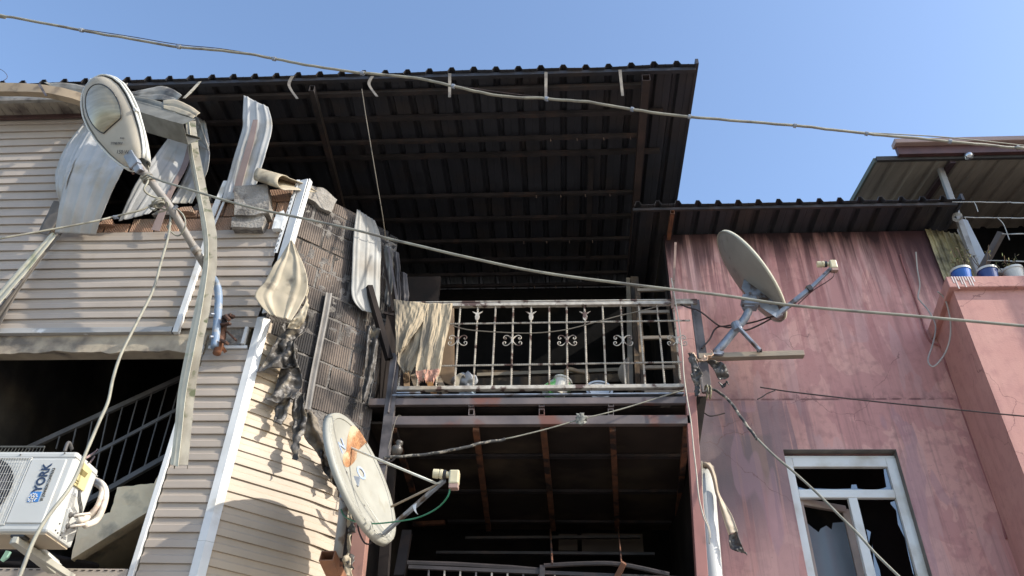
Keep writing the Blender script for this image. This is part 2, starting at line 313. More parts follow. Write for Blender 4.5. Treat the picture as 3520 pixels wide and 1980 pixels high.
def obj(name, mb, material, parent=None, smooth=False, solid=0.0, bevel=0.0, label=None):
    me = bpy.data.meshes.new(name)
    if parent is not None: o0 = parent_world(parent)
    else:
        n = len(mb.v); o0 = Vector((sum(v.x for v in mb.v) / n, sum(v.y for v in mb.v) / n, min(v.z for v in mb.v)))
    me.from_pydata([v - o0 for v in mb.v], [], mb.f); me.validate(); me.update()
    me.materials.append(material)
    if smooth or mb.smooth:
        me.polygons.foreach_set('use_smooth', [True] * len(me.polygons))
    o = bpy.data.objects.new(name, me); C.objects.link(o)
    if parent is not None: o.parent = parent; o.location = (0, 0, 0)
    else: o.location = o0
    import bmesh as _b
    bm = _b.new(); bm.from_mesh(me); _b.ops.recalc_face_normals(bm, faces=bm.faces); bm.to_mesh(me); bm.free()
    if solid:
        md = o.modifiers.new('thickness', 'SOLIDIFY'); md.thickness = solid; md.offset = 0
    if bevel:
        md = o.modifiers.new('edges', 'BEVEL'); md.width = bevel; md.segments = 2; md.limit_method = 'ANGLE'
    if label: o['label'] = label
    return o
def parent_world(p):
    v = Vector((0, 0, 0))
    while p is not None: v += p.location; p = p.parent
    return v
def tag(o, label, cat, group=None):
    o['label'] = label; o['category'] = cat
    if group: o['group'] = group
    return o
def thing(name, loc, label, cat, group=None):
    o = bpy.data.objects.new(name, None); C.objects.link(o); o.location = loc; o.empty_display_size = 0.2
    return tag(o, label, cat, group)
def ribbon(L, R, nu=10, nv=12, ribs=0, depth=0.006, crumple=0.0, cs=6.0, wob=None, seed=0.0):
    """sheet between two edge curves, with pressed ribs running along it"""
    Lc, Rc = cr(L, nu), cr(R, nu)
    n = min(len(Lc), len(Rc)); mb = MB(); pts = []
    for i in range(n):
        row = []
        for j in range(nv + 1):
            v = j / nv; row.append(Lc[i].lerp(Rc[i], v))
        pts.append(row)
    for i in range(n):
        d = pts[min(i + 1, n - 1)][nv // 2] - pts[max(i - 1, 0)][nv // 2]; a = pts[i][-1] - pts[i][0]
        nn = d.cross(a)
        if nn.length > 1e-9: nn.normalize()
        for j in range(nv + 1):
            v = j / nv; h = 0
            if ribs:
                ph = (v * ribs) % 1.0; h = depth if 0.42 < ph < 0.58 else 0
            if crumple:
                q = pts[i][j] * cs + Vector((seed, seed * 2, 0)); h += crumple * noise.noise(q) + crumple * 0.4 * noise.noise(q * 2.7)
            if wob: h += wob(i / (n - 1), v)
            mb.v.append(pts[i][j] + nn * h)
    for i in range(n - 1):
        for j in range(nv):
            a = i * (nv + 1) + j; mb.f.append((a, a + 1, a + nv + 2, a + nv + 1))
    return mb
def text_mesh(s, size, org, xax, yax, material, name, parent, depth=0.002, bold=0.0, sx=1.0):
    cu = bpy.data.curves.new('t', 'FONT'); cu.body = s; cu.size = size; cu.extrude = depth / 2; cu.offset = bold; cu.space_character = 1.0
    to = bpy.data.objects.new('t', cu); C.objects.link(to)
    dg = bpy.context.evaluated_depsgraph_get(); me = bpy.data.meshes.new_from_object(to.evaluated_get(dg))
    C.objects.unlink(to); bpy.data.objects.remove(to)
    xax = Vector(xax).normalized(); yax = Vector(yax).normalized(); z = xax.cross(yax).normalized()
    mb = MB(); o0 = Vector(org)
    mb.add([o0 + xax * v.co.x * sx + yax * v.co.y + z * v.co.z for v in me.vertices], [tuple(p.vertices) for p in me.polygons])
    return obj(name, mb, material, parent)
# siding: courses between two plan points, with the lap profile; ext(z) gives the part of the run (metres) a course covers
CH = 0.125
PROF = [(0.002, 0.0), (0.016, 0.0), (0.016, 0.012), (0.014, 0.058), (0.004, 0.072), (0.003, 0.118), (0.002, 0.125)]
def siding_mb(p0, p1, z0, z1, nrm, ext=None, step=0.12, sag=0.0, melt=None, lap=1.4):
    p0, p1 = Vector((*p0, 0)), Vector((*p1, 0)); d = (p1 - p0); L = d.length; d.normalize(); nrm = Vector((*nrm, 0)).normalized()
    mb = MB(); k0 = round(z0 / CH); k1 = round(z1 / CH)
    for k in range(k0, k1):
        z = k * CH; a, b = (0, L) if ext is None else ext(z + CH / 2)
        if b - a < 0.03: continue
        n = max(2, int((b - a) / step)); o = len(mb.v); m_ = len(PROF)
        for i in range(n + 1):
            s_ = a + (b - a) * i / n; q = p0 + d * s_
            wz = sag * noise.noise(Vector((s_ * 0.7, k * 0.35, 3.1))) + 0.0022 * noise.noise(Vector((s_ * 2.3, k * 1.7, 9)))
            wo = 0.004 * noise.noise(Vector((s_ * 1.9, k * 0.6, 1)))
            if melt:
                mz, mo = melt(s_, z); wz += mz; wo += mo
            for (oo, zz) in PROF: mb.v.append(q + nrm * (oo * lap + wo + 0.006) + Vector((0, 0, z + zz + wz)))
        for i in range(n):
            for j in range(m_ - 1):
                q = o + i * m_ + j; mb.f.append((q, q + 1, q + m_ + 1, q + m_))
    return mb
# trapezoid sheet: ribs run along direction r, repeated along direction a
def trapez(org, a, la, r, lr, up, pitch=0.262, rh=0.05, nseg=8, wob=0.006, seed=0):
    org, a, r, up = Vector(org), Vector(a).normalized(), Vector(r).normalized(), Vector(up).normalized()
    prof = []; x = 0.0
    while x < la:
        prof += [(x, 0), (x + pitch * 0.30, 0), (x + pitch * 0.33, 0.004), (x + pitch * 0.36, 0), (x + pitch * 0.64, 0), (x + pitch * 0.74, rh), (x + pitch * 0.90, rh), (x + pitch, 0)]
        x += pitch
    prof = [p for p in prof if p[0] <= la + 1e-6]
    mb = MB(); m_ = len(prof)
    for i in range(nseg + 1):
        for (s_, h) in prof:
            q = org + a * s_ + r * lr * i / nseg
            mb.v.append(q + up * (h + wob * noise.noise(Vector((s_ * 1.3, i * 0.8, seed)))))
    for i in range(nseg):
        for j in range(m_ - 1):
            q = i * m_ + j; mb.f.append((q, q + 1, q + m_ + 1, q + m_))
    return mb
def cable(name, pts, r, material, label, cat='cable', n=10, parent=None, group=None, seg=8, jig=0.0):
    c = cr(pts, n)
    if jig: c = [p + Vector((noise.noise(p * 9), noise.noise(p * 9 + Vector((5, 0, 0))), noise.noise(p * 9 + Vector((0, 7, 0))))) * jig for p in c]
    o = obj(name, MB().tube(c, r, seg), material, parent, smooth=True)
    if parent is None: tag(o, label, cat, group)
    return o
# ================================================================== SETTING
g = MB().span(-60, 60, -60, 60, -0.3, 0.0); o = obj('street', g, ground_m); o['kind'] = 'structure'
g = MB().span(-60, 60, 4.6, 14, 0.0, 0.13); o = obj('pavement', g, pave_m); o['kind'] = 'structure'

# ================================================================== CREAM HOUSE
H = thing('cream_house', (-2.85, 6.2, 0), 'burnt cream vinyl-clad house with a chamfered corner, charred balcony and sooty overhanging roof', 'house')
S2 = lambda a, b: Vector((a, b, 0))
CL = 1.30                                                  # length of the chamfered wall
CE = Vector((CX0, CY0, 0)) + CD * CL
# masonry cores
mb = MB()
mb.span(-9, -2.98, 6.21, 6.40, 5.66, 7.12); mb.span(-9, -5.45, 6.21, 6.40, 7.12, 9.1)
mb.span(-9, -5.62, 6.21, 6.40, 0, 5.66); mb.span(-5.62, -2.98, 6.21, 6.40, 0, 3.56); mb.span(-3.37, -2.98, 6.21, 6.40, 3.56, 5.66)
obj('masonry', mb, plaster, H)
mb = MB()                                                   # chamfer core, behind the bricks
a = S2(CX0, CY0) - CN * 0.04; b = a + CD * (CL - 0.01)
mb.prism([a, b, b - CN * 0.16, a - CN * 0.16], (0, 0, 7.45)); obj('brick_backing', mb, mortar, H)
mb = MB(); mb.span(-1.99, -1.93, 7.12, 10.2, 0, 7.6); obj('side_wall', mb, soot2, H)
mb = MB(); mb.span(-9, 1.33, 10.0, 10.2, 0, 9.2); mb.span(-9.2, -9, 6.2, 10.2, 0, 9.2); obj('inner_wall', mb, soot, H)
chp = lambda z, x=-9: [(x, 6.41, z), (-2.78, 6.41, z), (-2.02, 7.10, z), (-2.0, 10.0, z), (x, 10.0, z)]
mb = MB().prism(chp(5.50, -3.3), (0, 0, 0.16)); obj('upper_floor', mb, soot, H); obj('stairwell_sun_block', MB().span(-9, -3.31, 6.41, 9.9, 7.02, 7.10), soot, H)  # slab over the stairwell added to stop sunlight leaking in
mb = MB().prism(chp(3.30), (0, 0, 0.15)); obj('lower_floor', mb, soot, H)
mb = MB(); mb.span(-1.9, 1.33, 7.06, 10.0, 3.2, 3.35); obj('lower_floor', mb, soot, H)
mb = MB(); mb.span(-5.68, -5.56, 6.41, 8.9, 3.56, 7.0); obj('stairwell_side_wall', mb, plaster if False else mat('smoked_plaster', (0.10, 0.085, 0.065), (0.03, 0.027, 0.025), rough=0.95, scale=1.5, bump=0.4, c3=(0.012, 0.011, 0.01), s3=1.0, cut3=(0.4, 0.55)), H)
mb = MB(); mb.span(-5.56, -1.99, 8.8, 8.9, 3.45, 7.0); obj('stairwell_back_wall', mb, soot, H)

# siding
front_n = (0, -1)
mb = siding_mb((-9, 6.2), (-2.9, 6.2), 5.875, 7.125, front_n, sag=0.012)
obj('front_siding', mb, siding, H)
def ext2(z): return (0, 3.58 + 0.03 * noise.noise(Vector((0, z * 6, 0))) + (0.12 if z > 8.4 else 0.0) - 0.12 * max(0, z - 8.0))
obj('upper_siding', siding_mb((-9, 6.2), (-5.3, 6.2), 7.125, 9.0, front_n, ext=ext2), siding, H)
obj('lower_siding', siding_mb((-9, 6.2), (-3.42, 6.2), 0, 3.5, front_n, step=0.4), siding, H)
obj('jamb_siding', siding_mb((-9, 6.2), (-5.66, 6.2), 3.5, 5.75, front_n, step=0.4), siding, H)
obj('return_siding', siding_mb((-3.33, 6.2), (-2.9, 6.2), 0, 5.625, front_n), siding, H)
JAG = random.Random(3)
jv = {}
def ext_c(z):
    # boundary of the surviving siding on the chamfer (length along the wall)
    key = round(z / CH)
    if key not in jv: jv[key] = JAG.uniform(-0.03, 0.03)
    pts = [(6.2, 0.04), (5.95, 0.10), (5.6, 0.27), (5.3, 0.45), (5.05, 0.68), (4.85, 0.86), (4.70, 0.98), (4.5, 1.10), (4.2, 1.15), (3.6, 1.20), (0, 1.24)]
    for (z1, s1), (z0, s0) in zip(pts, pts[1:]):
        if z0 <= z <= z1:
            t = (z - z0) / (z1 - z0); return (0.05, s0 + (s1 - s0) * t + jv[key])
    return (0, 0)
def melt_c(s_, z):
    e = ext_c(z + CH / 2)[1]; k = max(0, 1 - (e - s_) / 0.45) ** 2
    return (-0.035 * k + 0.02 * k * noise.noise(Vector((s_ * 6, z * 3, 2))), 0.035 * k * noise.noise(Vector((s_ * 5, z * 4, 7))))
obj('corner_siding', siding_mb((CX0, CY0), (CE.x, CE.y), 0, 6.0, (CN.x, CN.y), ext=ext_c, step=0.05, melt=melt_c, lap=1.05), siding_l, H)

# trims
def ztrim(name, x, z0, z1, wd=0.05, dp=0.035, m_=trimw, y=6.2, lean=0.0):
    mb = MB().beam((x - lean, y - dp / 2 - 0.012, z0), (x, y - dp / 2 - 0.012, z1), wd, dp, up=(0, 1, 0)); return obj(name, mb, m_, H, bevel=0.004)
ztrim('edge_trim', -3.365, 3.5, 5.66, 0.045); ztrim('edge_trim', -3.655, 5.80, 7.12, 0.055, 0.05)
mb = MB().beam((-3.69, 6.14, 7.12), (-3.66, 6.16, 7.82), 0.06, 0.02, up=(0, 1, 0)); mb.beam((-3.63, 6.15, 7.12), (-3.60, 6.17, 7.75), 0.025, 0.008, up=(0, 1, 0))
obj('edge_trim', mb, trimw, H)
cz = [(0.0, 3.80), (3.802, 5.98)]
for z0, z1 in cz:
    mb = MB(); p = S2(CX0, CY0)
    n1 = Vector((0, -1, 0)); off = 0.036
    a = p + n1 * off + Vector((-0.05, 0, 0)); b = p + (n1 + CN) * off * 0.62; c_ = p + CN * off + CD * 0.055
    mb.prism([a, b, c_, c_ - CN * 0.03, p, a - n1 * 0.03], (0, 0, z1 - z0)); mb.v = [v + Vector((0, 0, z0)) for v in mb.v]
    obj('corner_trim', mb, trimw, H)
mb = MB()                                                   # upper length of the corner trim, sprung loose, with its nailing hem
P0, P1 = P(915, 1075, 6.14), P(1046, 618, 6.12)
mb.beam(P0, P1, 0.095, 0.012, up=(0.3, 1, 0)); mb.beam(P0 + Vector((0.05, 0.02, 0)), P1 + Vector((0.06, 0.03, 0.02)), 0.012, 0.06, up=(0.3, 1, 0))
obj('corner_trim', mb, trimw, H, bevel=0.003)
def slots(name, p, q, n, wdt, parent, m_=blackp, nrm=(0, -1, 0), hgt=0.006, dep=0.004):
    p, q = Vector(p), Vector(q); d = (q - p) / n; nr = Vector(nrm).normalized()
    for i in range(n):
        c0 = p + d * (i + 0.2); obj(name, MB().beam(c0, c0 + d * wdt, hgt, dep, up=nr), m_, parent)
mb = MB().beam(P0 + Vector((-0.065, 0.0, 0.75)), P1 + Vector((-0.065, 0, 0)), 0.035, 0.006, up=(0, 1, 0)); obj('nailing_hem', mb, trimw, H)
slots('hem_slot', P0 + Vector((-0.070, -0.006, 0.75)), P1 + Vector((-0.070, -0.006, 0)), 16, 0.5, H)
slots('hem_slot', P(598, 1960, 6.13) + Vector((0, 0, 0)), P(0, 1950, 6.13), 1, 0.0, H) if False else None
# window-head trim over the stairwell opening and plaster band under it
mb = MB().span(-9, -3.70, 6.145, 6.205, 5.80, 5.868); mb.span(-9, -3.70, 6.135, 6.15, 5.80, 5.815); obj('head_trim', mb, mat('scuffed_aluminium', (0.36, 0.35, 0.33), (0.28, 0.27, 0.255), rough=0.5, scale=4, stretch=(0.4, 1, 3), c3=(0.62, 0.62, 0.6), s3=5, cut3=(0.62, 0.68)), H, bevel=0.004)
mb = MB(); mb.grid(lambda u, v: (-9 + u * 5.65, 6.20 + 0.006 * noise.noise(Vector((u * 30, v * 4, 0))), 5.80 - v * (0.19 + 0.03 * noise.noise(Vector((u * 22, 0, 4))) + 0.015 * noise.noise(Vector((u * 60, 0, 4))))), 120, 6)
obj('plaster_band', mb, plaster, H, solid=0.03)
mb = MB().span(-9, -3.40, 6.165, 6.2, 3.505, 3.575); obj('sill_trim', mb, siding, H, bevel=0.004)
slots('hem_slot', (-5.5, 6.162, 3.56), (-3.42, 6.162, 3.56), 34, 0.5, H)
mb = MB().span(-3.30, -2.93, 6.17, 6.2, 5.63, 5.66); mb.span(-2.99, -2.96, 6.15, 6.19, 5.67, 5.86); obj('channel_trim', mb, trimw, H)
mb = MB(); mb.grid(lambda u, v: (-3.32 + u * 0.36, 6.195 + 0.012 * noise.noise(Vector((u * 9, v * 6, 2))), 5.66 + v * 0.21), 20, 12); obj('plaster_patch', mb, concrete, H)

# brick courses: each brick its own block inside one wall
def bricks(p0, d, n, s0, s1, z0, z1, top=None, bl=0.39, bh=0.265, jt=0.022, th=0.14, out=0.0, seed=1, skip=None):
    R = random.Random(seed); mb = MB(); k = 0; z = z0
    while z < z1 - 0.02:
        off = (k % 2) * bl * 0.5 + R.uniform(-0.03, 0.03); s_ = s0 - off
        while s_ < s1:
            a, b = max(s_, s0), min(s_ + bl - jt, s1)
            tz = min(z + bh - jt, z1)
            if top: tz = min(tz, top((a + b) / 2))
            if b - a > 0.03 and tz - z > 0.03 and not (skip and skip((a + b) / 2, z)):
                o_ = out + R.uniform(-0.006, 0.006); c0 = p0 + d * (a + b) / 2 + n * (o_ - th / 2) + Vector((0, 0, (z + tz) / 2))
                t_ = R.uniform(-0.006, 0.006)
                mb.box(c0, (b - a, th, tz - z), (d, n, Vector((0, 0, 1))))
                for i in range(len(mb.v) - 8, len(mb.v)): mb.v[i] = mb.v[i] + Vector((R.uniform(-.003, .003), R.uniform(-.003, .003), R.uniform(-.004, .004)))
            s_ += bl
        z += bh; k += 1
    return mb
def mortar_mb(p0, d, n, s0, s1, z0, z1, out, top=None, amp=0.012, st=0.04):
    nu = int((s1 - s0) / st); nv = int((z1 - z0) / st)
    def f(u, v):
        s_ = s0 + (s1 - s0) * u; z = z0 + (z1 - z0) * v
        if top: z = min(z, top(s_) - 0.01)
        return p0 + d * s_ + n * (out + amp * noise.noise(Vector((s_ * 14, z * 14, 3)))) + Vector((0, 0, z))
    return MB().grid(f, nu, nv)
pc = S2(CX0, CY0)
topc = lambda s_: 7.80 - 0.05 * s_ + (0.02 if int(s_ / 0.3) % 2 else 0)
obj('brick_wall', bricks(pc, CD, CN, 0.03, CL, 4.46, 7.82, top=topc), clay2, H, bevel=0.006)
obj('mortar_bed', mortar_mb(pc, CD, CN, 0.02, CL, 4.46, 7.7, -0.006, top=topc, amp=0.016), mortar, H)
def topf(s_):                                              # s from x=-5.4 to -2.9
    x = -5.4 + s_
    if x > -3.58: return 7.72
    pts = [(-5.4, 7.18), (-4.95, 7.22), (-4.6, 7.28), (-4.3, 7.36), (-4.05, 7.40), (-3.95, 7.55), (-3.75, 7.58), (-3.58, 7.62)]
    for (a, za), (b, zb) in zip(pts, pts[1:]):
        if a <= x <= b: return za + (zb - za) * (x - a) / (b - a) + 0.04 * noise.noise(Vector((x * 9, 0, 0)))
    return 7.2
obj('broken_parapet_bricks', bricks(S2(-5.4, 6.2), Vector((1, 0, 0)), Vector((0, -1, 0)), 0, 2.5, 7.125, 7.8, top=topf, bl=0.28, bh=0.21, seed=5), clay, H, bevel=0.006)
obj('mortar_bed', mortar_mb(S2(-5.4, 6.2), Vector((1, 0, 0)), Vector((0, -1, 0)), 0, 2.46, 7.1, 7.7, -0.03, top=topf, amp=0.04), mortar, H)
def chunk(pts, th, n, m_, name='broken_block', seed=0, parent=None):
    """rough lump of masonry: outline extruded, roughened"""
    import bmesh
    mb = MB().prism(pts, Vector(n) * -th); o = obj(name, mb, m_, parent)
    bm = bmesh.new(); bm.from_mesh(o.data); bmesh.ops.triangulate(bm, faces=bm.faces)
    bmesh.ops.subdivide_edges(bm, edges=bm.edges, cuts=3, use_grid_fill=True)
    for v in bm.verts: v.co += Vector((noise.noise(v.co * 14 + Vector((seed, 0, 0))), noise.noise(v.co * 14 + Vector((0, seed, 4))), noise.noise(v.co * 14 + Vector((9, 0, seed))))) * 0.010
    bm.to_mesh(o.data); bm.free(); return o
fn = Vector((0, -1, 0))
chunk(PL([(805, 640, 6.05), (918, 633, 6.05), (925, 700, 6.05), (922, 728, 6.05), (860, 740, 6.05), (805, 738, 6.05)]), 0.16, fn, concrete, seed=1, parent=H)
chunk(PL([(798, 745, 6.08), (905, 732, 6.08), (912, 750, 6.08), (898, 782, 6.08), (795, 780, 6.08)]), 0.12, fn, concrete, seed=2, parent=H)
chunk([PC(*q, 0.05) for q in [(1045, 672), (1065, 636), (1110, 645), (1160, 685), (1140, 730), (1100, 712), (1085, 695)]], 0.17, CN, concrete, seed=3, parent=H)
chunk(PL([(800, 790, 6.12), (805, 772, 6.12), (850, 768, 6.12), (890, 785, 6.12), (900, 792, 6.12)]), 0.08, fn, mortar, name='mortar_rubble', seed=4, parent=H)
chunk(PL([(940, 770, 6.10), (950, 735, 6.10), (975, 722, 6.10), (982, 745, 6.10), (965, 785, 6.10), (935, 786, 6.10)]), 0.05, fn, trimw, name='insulation_scrap', seed=6, parent=H)
for k, q in enumerate([(-5.15, 0.2), (-4.9, 0.16), (-4.35, 0.24), (-4.1, 0.2), (-3.9, 0.14)]):
    x, s_ = q; z0 = topf(x + 5.4) - 0.02
    chunk([Vector((x, 6.14, z0)), Vector((x + s_, 6.14, z0 - 0.01)), Vector((x + s_ * 0.8, 6.14, z0 + 0.07)), Vector((x + s_ * 0.2, 6.14, z0 + 0.05))], 0.1, fn, clay if k % 2 else mortar, name='brick_rubble', seed=10 + k, parent=H)

# ---- big roof
RZ0, RY0, RX1 = 9.30, 5.90, 1.60
roof = obj('roof', trapez((RX1, RY0, RZ0), (-1, 0, 0), 10.6, (0, 1, 0), 4.5, (0, 0, 1), rh=0.062, nseg=14, wob=0.022), roofm, H, solid=0.004)
mb = MB().span(RX1 - 0.005, RX1 + 0.03, RY0 - 0.02, 10.4, RZ0 - 0.015, RZ0 + 0.07); obj('verge_flashing', mb, roofm, roof)
mb = MB().beam((-8.9, RY0 + 0.06, RZ0 - 0.03), (RX1, RY0 + 0.06, RZ0 - 0.03), 0.05, 0.05); obj('eave_beam', mb, roofm, roof)
for i, (y, zz, x1) in enumerate([(6.13, 9.23, 1.02), (6.55, 9.26, 1.28), (6.87, 9.19, 1.02), (7.2, 9.26, 1.3), (7.88, 9.19, 1.02), (8.43, 9.26, 1.02), (8.83, 9.19, 1.02), (9.35, 9.26, 1.02), (9.62, 9.19, 1.02), (9.9, 9.19, 1.0)]):
    mb = MB().beam((-8.9, y + 0.02, zz - 0.004), (x1, y, zz), 0.045 if zz < 9.2 else 0.06, 0.05); obj('purlin', mb, steelb, roof)
mb = MB().hollow((1.02, 5.93, 9.12), (1.065, 9.95, 9.12), 0.09, 0.10); obj('rafter', mb, mat('rust_brown_rafter', (0.075, 0.050, 0.042), (0.038, 0.030, 0.028), rough=0.65, scale=4, bump=0.1), roof)
mb = MB().hollow((-2.88, 5.95, 9.12), (-3.06, 9.95, 9.12), 0.06, 0.09); obj('rafter', mb, steelb, roof)
mb = MB().beam((0.43, 7.3, 9.25), (0.43, 9.9, 9.25), 0.07, 0.02); obj('rafter', mb, steelb, roof)
# gutter hooks left hanging at the eave
for (x0, x1, y0, y1, tw) in [(1005, 1018, 262, 340, 1), (1280, 1292, 262, 332, 1), (1546, 1545, 253, 335, 0), (1877, 1876, 248, 335, 0), (2131, 2140, 240, 330, 0)]:
    mb = MB(); a = P(x0, y0, 5.87); b = P((x0 + x1) / 2, (y0 + y1) / 2, 5.83); c_ = P(x1, y1, 5.80)
    if tw: b = P(x0 - 12, (y0 + y1) / 2 - 8, 5.83); c_ = P(x1 + 4, y1, 5.74)
    mb = ribbon([a + Vector((-.018, 0, 0)), b + Vector((-.016, 0, 0)), c_ + Vector((-.014, 0, 0))], [a + Vector((.018, 0, 0)), b + Vector((.016, .012, 0)), c_ + Vector((.016, 0, 0))], nu=5, nv=2)
    obj('gutter_hook', mb, mat('sooty_hook', (0.16, 0.145, 0.12), (0.09, 0.08, 0.07), scale=12), roof, solid=0.006)
for i in range(16):                                        # roofing screws and burnt flecks
    y = [6.87, 7.88, 8.83, 9.9][i % 4]; x = 0.9 - (i // 4) * 0.33 - (i % 4) * 0.21
    obj('roofing_screw', MB().tube([(x, y, 9.165), (x + 0.004, y, 9.12)], 0.006, 6), mat('scale_flake', (0.22, 0.16, 0.13)), roof)

# ---- eave soffit and fascia at the left
mb = MB(); x = -9.0
while x < -5.25:
    mb.add([(x, 5.95, 9.02), (x + 0.095, 5.95, 9.02), (x + 0.095, 6.2, 9.02), (x, 6.2, 9.02)], [(0, 1, 2, 3)])
    mb.add([(x + 0.095, 5.95, 9.02), (x + 0.105, 5.95, 9.032), (x + 0.105, 6.2, 9.032), (x + 0.095, 6.2, 9.02)], [(0, 1, 2, 3)]); x += 0.105
obj('soffit', mb, mat('smoked_soffit', (0.30, 0.26, 0.20), (0.22, 0.19, 0.15), rough=0.6, scale=4, c3=(0.09, 0.07, 0.06), s3=3, cut3=(0.52, 0.68)), H, solid=0.004)
mb = MB().span(-9, -5.2, 5.92, 5.95, 8.99, 9.16); mb.span(-9, -5.2, 5.905, 5.92, 8.99, 9.03); obj('fascia', mb, panelg, H)
mb = MB().beam((-9, 6.165, 9.0), (-5.35, 6.165, 9.0), 0.03, 0.03); mb.beam((-9, 6.15, 8.95), (-5.4, 6.15, 8.955), 0.02, 0.03); obj('frieze_trim', mb, mat('plum_trim', (0.09, 0.05, 0.045), rough=0.6), H)

# ---- balcony
BY = 7.0
fl = obj('balcony_floor', MB().span(-1.92, 1.33, 7.06, 9.98, 5.47, 5.56), soot2, H)
obj('balcony_soffit', MB().span(-1.92, 1.33, 7.12, 9.98, 5.335, 5.36), mat('soffit_board', (0.05, 0.038, 0.031), (0.026, 0.021, 0.019), rough=0.9, scale=1.4, c3=(0.10, 0.075, 0.052), s3=1.2, cut3=(0.5, 0.7), spec=0.1, bump=0.1), H)
a, b = P(1270, 1385, BY), P(2390, 1378, BY)
obj('edge_beam', MB().beam(a, b, 0.05, 0.075), beamm, H, bevel=0.004)
mb = MB(); mb.beam(P(1345, 1361, 6.98), P(2350, 1354, 6.98), 0.04, 0.012); mb.beam(P(1345, 1352, 6.985), P(1445, 1351, 6.985), 0.03, 0.012); obj('ledge_strip', mb, galv, H)
obj('front_beam', MB().beam(P(1325, 1450, BY), P(2375, 1446, BY), 0.06, 0.095), beamm, H, bevel=0.005)
for x in (1620, 1862, 2100):
    for yy in (1386, 1416):
        q = P(x, yy, 6.985); q.z -= 0.0; obj('joist', MB().hollow(q, (q.x, 9.9, q.z), 0.055, 0.07, t=0.006), beamm, H)
for (x0, y0, x1, y1) in [(1353, 1475, 1421, 1694), (1636, 1475, 1680, 1820), (1868, 1475, 1902, 1820), (2106, 1475, 2122, 1820), (2360, 1470, 2324, 1830)]:
    obj('joist', MB().beam(PZ(x0, y0, 5.25), PZ(x1, y1, 5.25), 0.06, 0.05), rustm, H)
for (yy, x0, x1) in [(1566, 1440, 2345), (1686, 1500, 2335), (1790, 1540, 2325)]:
    a = PZ(x0, yy + 3, 5.31); b = PZ(x1, yy - 3, 5.31); b.y = a.y; obj('cross_batten', MB().beam(a, b, 0.07, 0.03), steelb, H)
obj('cross_batten', MB().beam(PZ(1420, 1802, 5.28), PZ(1530, 1796, 5.28), 0.05, 0.05), rustm, H)
# posts
def lowpost(name, p, q, wd, m_, hollow=False):
    p, q = Vector(p), Vector(q); d = (q - p).normalized(); k = q + d * (q.z / -d.z)
    mb = MB(); (mb.hollow if hollow else mb.beam)(p, k, wd, wd, up=(0, 1, 0)); return obj(name, mb, m_, H, bevel=0 if hollow else 0.004)
lowpost('post', P(2372, 1358, 7.02), P(2412, 1985, 7.02), 0.10, brownp)
mb = MB().beam(P(2389, 1034, 7.02), P(2432, 1350, 7.04), 0.085, 0.05, up=(0, 1, 0)); mb.beam(P(2376, 1036, 6.99), P(2416, 1350, 7.0), 0.02, 0.03, up=(0, 1, 0)); obj('end_post', mb, steelg, H, bevel=0.003)
mb = MB().prism(PL([(2395, 1362, 7.1), (2430, 1362, 7.1), (2405, 1530, 7.1), (2398, 1450, 7.1)]), (0, 0.03, 0)); obj('gusset_plate', mb, soot2, H)
mb = MB().beam(P(1318, 1600, 7.0), P(1362, 1218, 6.99), 0.10, 0.06, up=(0, 1, 0)); mb.beam(P(1335, 1420, 6.96), P(1367, 1215, 6.95), 0.012, 0.05, up=(0, 1, 0)); obj('post', mb, steelg, H, bevel=0.003)
obj('post', MB().beam(P(1345, 1600, 7.3), P(1318, 1985, 7.3), 0.09, 0.09, up=(0, 1, 0)), soot2, H)
lowpost('post', P(1262, 1640, 6.98), P(1225, 1985, 6.98), 0.13, mat('pink_brown_post', (0.36, 0.20, 0.16), (0.28, 0.155, 0.13), rough=0.5, scale=3, c3=(0.16, 0.10, 0.08), s3=4, cut3=(0.58, 0.7)))
obj('post', MB().beam(P(1310, 1600, 7.02), P(1300, 1700, 7.02), 0.11, 0.07, up=(0, 1, 0)), steelg, H)

# railing of the balcony
top_l, top_r = P(1362, 1052, BY), P(2396, 1042, BY)
bot_l, bot_r = P(1350, 1337, BY), P(2350, 1328, BY)
rail = obj('balcony_railing', MB().beam(top_l, top_r, 0.05, 0.045).beam(top_l + Vector((0, 0.0, 0.03)), top_r + Vector((0, 0, 0.03)), 0.065, 0.012).beam(bot_l, bot_r, 0.05, 0.035).beam(bot_l + Vector((0, 0, -0.022)), bot_r + Vector((0, 0, -0.022)), 0.06, 0.008), railm, H, bevel=0.003)
def twist(p, q, w_=0.016, turn=70):
    p, q = Vector(p), Vector(q); L = (q - p).length; n = int(L * 130); d = (q - p).normalized(); a = d.orthogonal().normalized(); b = d.cross(a); mb = MB()
    for i in range(n + 1):
        t = i / n; an = turn * L * t; c0 = p + (q - p) * t
        for k in range(4):
            th = an + k * math.pi / 2; mb.v.append(c0 + (a * math.cos(th) + b * math.sin(th)) * w_ * 0.66)
    for i in range(n):
        for k in range(4): mb.f.append((i * 4 + k, i * 4 + (k + 1) % 4, i * 4 + 4 + (k + 1) % 4, i * 4 + 4 + k))
    return mb
obj('rail_bar', twist(P(1366, 1116, 6.99), P(2372, 1102, 6.99)), railm, rail)
obj('rail_bar', twist(P(1360, 1260, 6.99), P(2342, 1245, 6.99)), railm, rail)
zx = lambda x: 1250 + x * 0.4658
bt = [(250, 200), (390, 320), (530, 455)] + [(715, 670), (845, 808), (975, 945), (1105, 1088), (1238, 1222), (1370, 1370), (1498, 1505), (1630, 1650), (1763, 1790), (1897, 1935), (2030, 2080), (2165, 2225), (2287, 2342)]
bt[0] = (330, 255); bt[1] = (458, 392); bt[2] = (586, 532)
bars = []
for (xt, xb) in bt:
    p, q = P(zx(xt), 1050, BY), P(zx(xb), 1334, BY); bars.append((p, q)); obj('baluster', twist(p, q, 0.0165), railm, rail)
